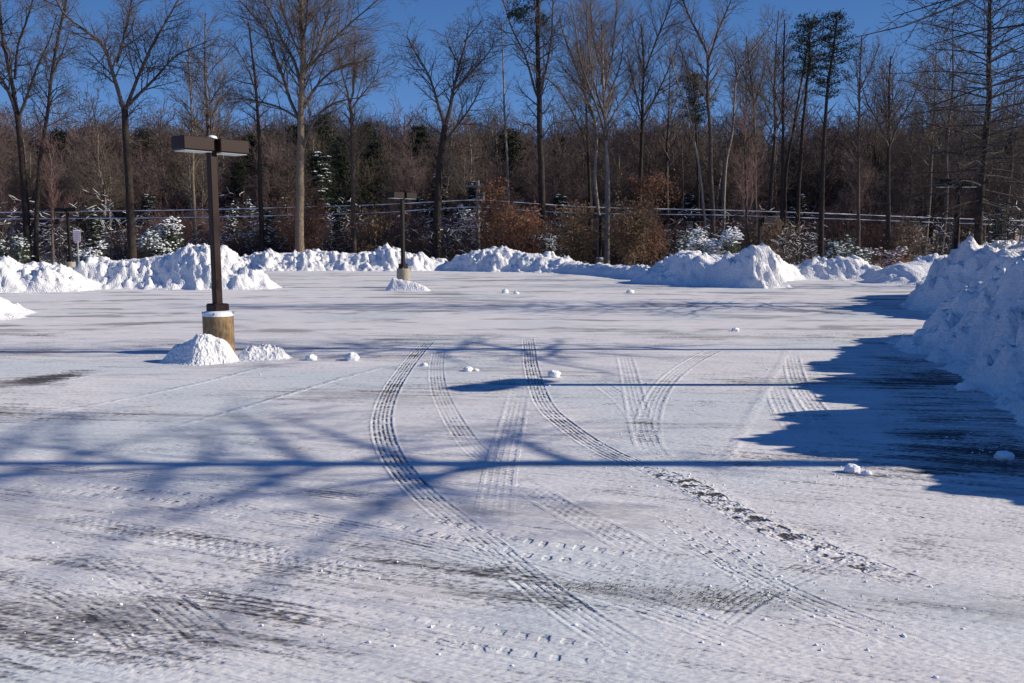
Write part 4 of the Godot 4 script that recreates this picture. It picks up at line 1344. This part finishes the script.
func scatter(called: String, label: String, category: String, mesh: Mesh, m: Material, spots: Array, lo: float, hi: float) -> void:
	var mm := MultiMesh.new()
	mm.transform_format = MultiMesh.TRANSFORM_3D
	mm.mesh = mesh
	mm.instance_count = spots.size()
	for k in spots.size():
		var s := rng.randf_range(lo, hi)
		mm.set_instance_transform(k, Transform3D(Basis(Vector3.UP, rng.randf() * TAU).scaled(Vector3(s, s * rng.randf_range(0.85, 1.15), s)), spots[k]))
	var o := MultiMeshInstance3D.new()
	o.name = numbered(called)
	o.multimesh = mm
	o.material_override = m
	add_child(o)
	tag(o, label, category, "", "stuff")

func spots_in(n: int, d0: float, d1: float, half: float) -> Array:
	var a := []
	for k in n:
		var d := lerpf(d0, d1, rng.randf())
		var x := rng.randf_range(-1.0, 1.0) * (half + d * 0.30)
		a.append(Vector3(x, terrain(x, d), -d))
	return a

func make_woods() -> void:
	rng.seed = 701
	var tw := branching([4.6, 6.0], 0.6, 0.8, 0.10, 0.6, 0.008, 2)
	var kinds := [
		["slender_tree", "slender bare tree with brown twigs inside the woods", wood_tree(10.0, tw, 20, 3.6, 0.28), M.bark_brown, M.twig_brown],
		["slender_tree", "bare tree with reddish twigs inside the woods", wood_tree(8.6, tw, 20, 3.6, 0.2), M.bark_dark, M.crown_red],
		["slender_tree", "pale trunked bare tree inside the woods", wood_tree(10.5, tw, 16, 3.4, 0.4), M.bark_pale, M.twig_tan]]
	var protos := []
	for kd in kinds:
		var t := thing(kd[0], kd[1], "tree", Vector3.ZERO, kd[1])
		part("trunk", kd[2][0], kd[3], t)
		part("crown", kd[2][1], kd[4], t)
		protos.append(t)
	var used := [false, false, false]
	for k in 150:
		var kd := [0, 0, 1, 1, 2, 2][rng.randi() % 6] as int
		var d := rng.randf_range(58.0, 88.0)
		var x := rng.randf_range(-1.0, 1.0) * (d * 0.60 + 2.0)
		var at := Vector3(x, terrain(x, d), -d)
		var s := rng.randf_range(0.75, 1.1) * d / 76.0
		if used[kd]:
			copy_of(protos[kd], at, rng.randf() * TAU, Vector3(s, s * rng.randf_range(0.9, 1.1), s))
		else:
			used[kd] = true
			protos[kd].position = at
	# a few taller ones that reach into the sky
	var tall := thing("tall_bare_tree", "tall thin bare tree reaching above the woods", "tree", Vector3.ZERO, "tall thin trees above the woods")
	var tm := wood_tree(18.0, branching([4.5, 6.0], 0.6, 0.62, 0.18, 0.5, 0.006, 2), 24, 3.6, 0.45)
	part("trunk", tm[0], M.bark_brown, tall)
	part("crown", tm[1], M.twig_tan, tall)
	var first := true
	for q in [[215, 66], [165, 80], [668, 70], [742, 66], [768, 62], [872, 62], [908, 60], [924, 52], [940, 48], [958, 62], [1004, 54], [1040, 60], [-30, 58], [1080, 55]]:
		var at := place(q[0], q[1])
		var s := rng.randf_range(0.72, 0.95) * (0.8 if q[0] > 860 else 1.0)
		if first:
			tall.position = at
			first = false
		else:
			copy_of(tall, at, rng.randf() * TAU, Vector3(s, s, s))
	# pines in the woods
	var pm := wood_pine(9.0, 0.0)
	var ps := wood_pine(7.5, 0.30)
	var pine := thing("wood_pine", "dark green pine standing in the woods", "tree", place(345, 66), "dark pines in the woods")
	part("trunk", pm[0], M.bark_dark, pine)
	part("crown", pm[1], M.needle, pine)
	for q in [[300, 70, 1.15], [325, 74, 1.3], [372, 72, 1.2], [275, 78, 1.2], [490, 80, 1.1], [510, 76, 1.2], [470, 84, 1.2], [256, 72, 1.1], [860, 74, 1.0], [905, 70, 0.95], [930, 76, 1.1], [875, 66, 0.9], [985, 64, 0.9], [240, 66, 0.8], [420, 82, 1.3], [560, 84, 1.2], [1010, 70, 1.1], [150, 84, 1.3], [65, 86, 1.3], [690, 88, 1.3], [200, 78, 1.1]]:
		copy_of(pine, place(q[0], q[1]), rng.randf() * TAU, Vector3.ONE * q[2])
	var snowy := thing("snowy_pine", "pine with snow lying on its boughs in the woods", "tree", place(322, 62), "snow laden pines in the woods")
	part("trunk", ps[0], M.bark_dark, snowy)
	part("crown", ps[1], M.needle, snowy)
	part("snow_load", ps[2], M.snow_small, snowy).set_meta("kind", "stuff")
	for q in [[276, 60, 0.75], [440, 62, 0.8], [476, 58, 0.7], [420, 56, 0.55], [690, 62, 0.6], [790, 52, 0.45], [150, 60, 0.6], [95, 54, 0.45], [560, 60, 0.6], [232, 58, 0.5], [800, 60, 0.6], [340, 54, 0.42], [270, 53, 0.42], [1000, 44, 0.45]]:
		copy_of(snowy, place(q[0], q[1]), rng.randf() * TAU, Vector3.ONE * q[2])
	# bent saplings whose twigs carry snow
	var arch := Shape.new()
	var snowload := Shape.new()
	for k in 16:
		var az := rng.randf() * TAU
		branch(arch, Vector3(cos(az), 0, sin(az)) * rng.randf() * 0.5 - Vector3(0, 0.1, 0), Vector3(cos(az) * 0.7, 1.0, sin(az) * 0.7).normalized(), rng.randf_range(1.4, 3.0), 0.02, 0, branching([3.0, 4.0], 0.5, 0.8, -0.25, 0.6, 0.006))
	for k in 150:
		var az := rng.randf() * TAU
		var rr := 1.5 * sqrt(rng.randf())
		var c := Vector3(cos(az) * rr, rng.randf_range(0.5, 2.9) * (1.1 - 0.3 * rr), sin(az) * rr)
		var d := Vector3(cos(az + rng.randfn() * 0.9), rng.randf_range(-0.9, 0.8), sin(az + rng.randfn() * 0.9)) * rng.randf_range(0.05, 0.20)
		var t := rng.randf_range(0.006, 0.018)
		arch.tube(PackedVector3Array([c - d * 1.2, c + d * 1.2]), PackedFloat32Array([0.008, 0.005]), 3)
		snowload.tube(PackedVector3Array([c - d + Vector3(0, t, 0), c + Vector3(0, t * 1.3, 0), c + d + Vector3(0, t, 0)]), PackedFloat32Array([t * 0.4, t, t * 0.3]), 4)
	var sap := thing("snowy_sapling", "snow laden sapling with whitened twigs among the trunks", "sapling", place(262, 52), "snow laden saplings")
	part("stems", arch.mesh(), M.twig_brown, sap)
	part("snow_load", snowload.mesh(), M.snow_small, sap).set_meta("kind", "stuff")
	for q in [[98, 56, 1.6], [235, 60, 1.7], [150, 58, 1.2], [430, 53, 1.2], [455, 50, 1.2], [60, 52, 1.0], [210, 52, 0.9], [330, 52, 0.9], [20, 58, 1.5], [480, 52, 1.2], [560, 51, 1.1], [690, 54, 1.2], [795, 43, 0.8], [800, 52, 1.1], [935, 46, 1.0], [1010, 46, 1.2], [340, 60, 1.3], [120, 52, 0.9], [545, 47, 0.75], [700, 44, 0.8]]:
		copy_of(sap, place(q[0], q[1]), rng.randf() * TAU, Vector3.ONE * q[2])
	var both_mats := ArrayMesh.new()
	both_mats.add_surface_from_arrays(Mesh.PRIMITIVE_TRIANGLES, arch.mesh().surface_get_arrays(0))
	both_mats.add_surface_from_arrays(Mesh.PRIMITIVE_TRIANGLES, snowload.mesh().surface_get_arrays(0))
	both_mats.surface_set_material(0, M.twig_brown)
	both_mats.surface_set_material(1, M.snow_small)
	scatter("snowy_undergrowth", "brushwood flecked with snow under the trees", "brush", both_mats, null, spots_in(90, 56.0, 84.0, 4.0), 0.5, 1.5)
	# masses that nobody could count
	var far := branching([2.8, 3.2], 0.62, 0.75, 0.16, 0.6, 0.015)
	for k in 3:
		var f := wood_tree([12.0, 11.0, 11.0][k], far, 20, 4.6, 0.14)
		var both := Shape.new()
		for q in 2:
			var a: Array = f[q].surface_get_arrays(0)
			var at := both.v.size()
			both.v.append_array(a[Mesh.ARRAY_VERTEX])
			both.n.append_array(a[Mesh.ARRAY_NORMAL])
			for w: int in a[Mesh.ARRAY_INDEX]:
				both.i.append(w + at)
		scatter("distant_woods", ["brown mass of bare trees filling the distant woods", "reddish mass of bare trees filling the distant woods", "grey brown mass of bare trees on the far slope"][k], "woods", both.mesh(), [M.twig_brown, M.crown_red, M.twig_dark][k], spots_in([420, 380, 500][k], [86.0, 80.0, 115.0][k], [150.0, 120.0, 200.0][k], 30.0), 0.8, 1.15)
	var bo := branching([3.2, 4.0], 0.5, 0.7, 0.15, 0.7, 0.005)
	scatter("undergrowth", "tangle of reddish brushwood under the trees", "brush", brush_mesh(2.6, 14, bo).mesh(), M.twig_red, spots_in(650, 52.5, 100.0, 8.0), 0.6, 1.5)
	scatter("undergrowth", "tangle of brown brushwood under the trees", "brush", brush_mesh(2.2, 14, bo).mesh(), M.twig_brown, spots_in(600, 51.0, 100.0, 8.0), 0.5, 1.4)

func make_cables() -> void:
	var d := 51.5
	var pole := thing("utility_pole", "pale utility pole with a crossarm in the woods", "pole", place(478, d))
	var top := at_depth(478, 180, d).y
	var sh := Shape.new()
	sh.tube(PackedVector3Array([Vector3(0, -0.2, 0), Vector3(0, top * 0.5, 0), Vector3(0, top, 0)]), PackedFloat32Array([0.15, 0.13, 0.11]), 10)
	part("shaft", sh.mesh(), M.bark_pale, pole)
	part("crossarm", bevel_box(Vector3(1.7, 0.12, 0.10), 0.01), M.bark_pale, pole, Vector3(0, top - 0.35, 0.16))
	part("transformer", lathe([Vector2(0.0, -0.3), Vector2(0.12, -0.28), Vector2(0.12, 0.28), Vector2(0.1, 0.33), Vector2(0.0, 0.34)], 14), M.bark_pale, pole, Vector3(0.30, top - 1.0, 0.1))
	for c in [
		["upper snow covered cable strung past the utility pole", [[-90, 214], [60, 212], [180, 210.5], [300, 207.5], [380, 205], [440, 202], [478, 200.5], [520, 203], [580, 207], [640, 209], [720, 210.5], [830, 214], [930, 218], [1110, 224]]],
		["lower snow covered cable strung past the utility pole", [[-90, 220], [60, 219], [180, 218], [300, 215.5], [380, 213], [440, 209], [478, 207.5], [520, 210.5], [580, 213.5], [640, 214.5], [720, 215.5], [830, 219], [930, 222.5], [1110, 229]]]]:
		var cv := Curve3D.new()
		var g := []
		for q in c[1]:
			g.append(at_depth(q[0], q[1], d - 0.25))
		for k in g.size():
			var t: Vector3 = (g[mini(k + 1, g.size() - 1)] - g[maxi(k - 1, 0)]) * 0.17
			cv.add_point(g[k], -t, t)
		var P := PackedVector3Array()
		var Q := PackedVector3Array()
		var RP := PackedFloat32Array()
		var RQ := PackedFloat32Array()
		var n := 180
		for k in n + 1:
			var p := cv.sample_baked(cv.get_baked_length() * k / n)
			P.append(p)
			Q.append(p + Vector3(0, 0.022, 0))
			RP.append(0.018)
			RQ.append(clampf(0.028 + 0.025 * nz_big.get_noise_1d(k * 0.9 + g[0].y * 90.0), 0.01, 0.07))
		var a := Shape.new()
		a.tube(P, RP, 6)
		var b := Shape.new()
		b.tube(Q, RQ, 6)
		var o := thing("overhead_cable", c[0], "cable")
		part("wire", a.mesh(), M.cable, o)
		part("snow_load", b.mesh(), M.snow_small, o)

# ================================================================ everything
func _ready() -> void:
	var cam := Camera3D.new()
	cam.name = "camera"
	cam.position = Vector3(0, EYE, 0)
	cam.rotation.x = -PITCH
	cam.fov = rad_to_deg(2.0 * atan(341.5 / F))
	cam.near = 0.1
	cam.far = 1500.0
	add_child(cam)
	cam.current = true

	var sky := ProceduralSkyMaterial.new()
	sky.sky_top_color = lin(0.013, 0.068, 0.240)
	sky.sky_horizon_color = lin(0.165, 0.350, 0.69)
	sky.sky_curve = 0.13
	sky.ground_bottom_color = lin(0.30, 0.31, 0.34)
	sky.ground_horizon_color = lin(0.30, 0.31, 0.34)
	sky.sun_angle_max = 8.0
	var env := Environment.new()
	env.background_mode = Environment.BG_SKY
	env.sky = Sky.new()
	env.sky.sky_material = sky
	env.tonemap_mode = Environment.TONE_MAPPER_LINEAR
	env.tonemap_exposure = 1.2
	env.sdfgi_enabled = true
	env.ssao_enabled = true
	env.ssil_enabled = true
	var we := WorldEnvironment.new()
	we.name = "environment"
	we.environment = env
	add_child(we)

	var sun := DirectionalLight3D.new()
	sun.name = "sun"
	sun.light_color = Color(1.0, 0.95, 0.875)
	sun.light_energy = 1.55
	sun.light_angular_distance = 0.53
	sun.shadow_enabled = true
	add_child(sun)
	sun.look_at_from_position(Vector3.ZERO, Vector3(-cos(deg_to_rad(SUN_EL)), -sin(deg_to_rad(SUN_EL)), 0.0), Vector3.UP)

	rng.seed = 7
	make_materials()
	make_ground()
	make_lot()
	make_banks()
	make_traced_trees()
	make_pin_oaks()
	make_bushes()
	make_woods()
	rng.seed = 901
	make_cables()
	make_lamps()
	make_sign()
	make_clumps()
	make_grit()
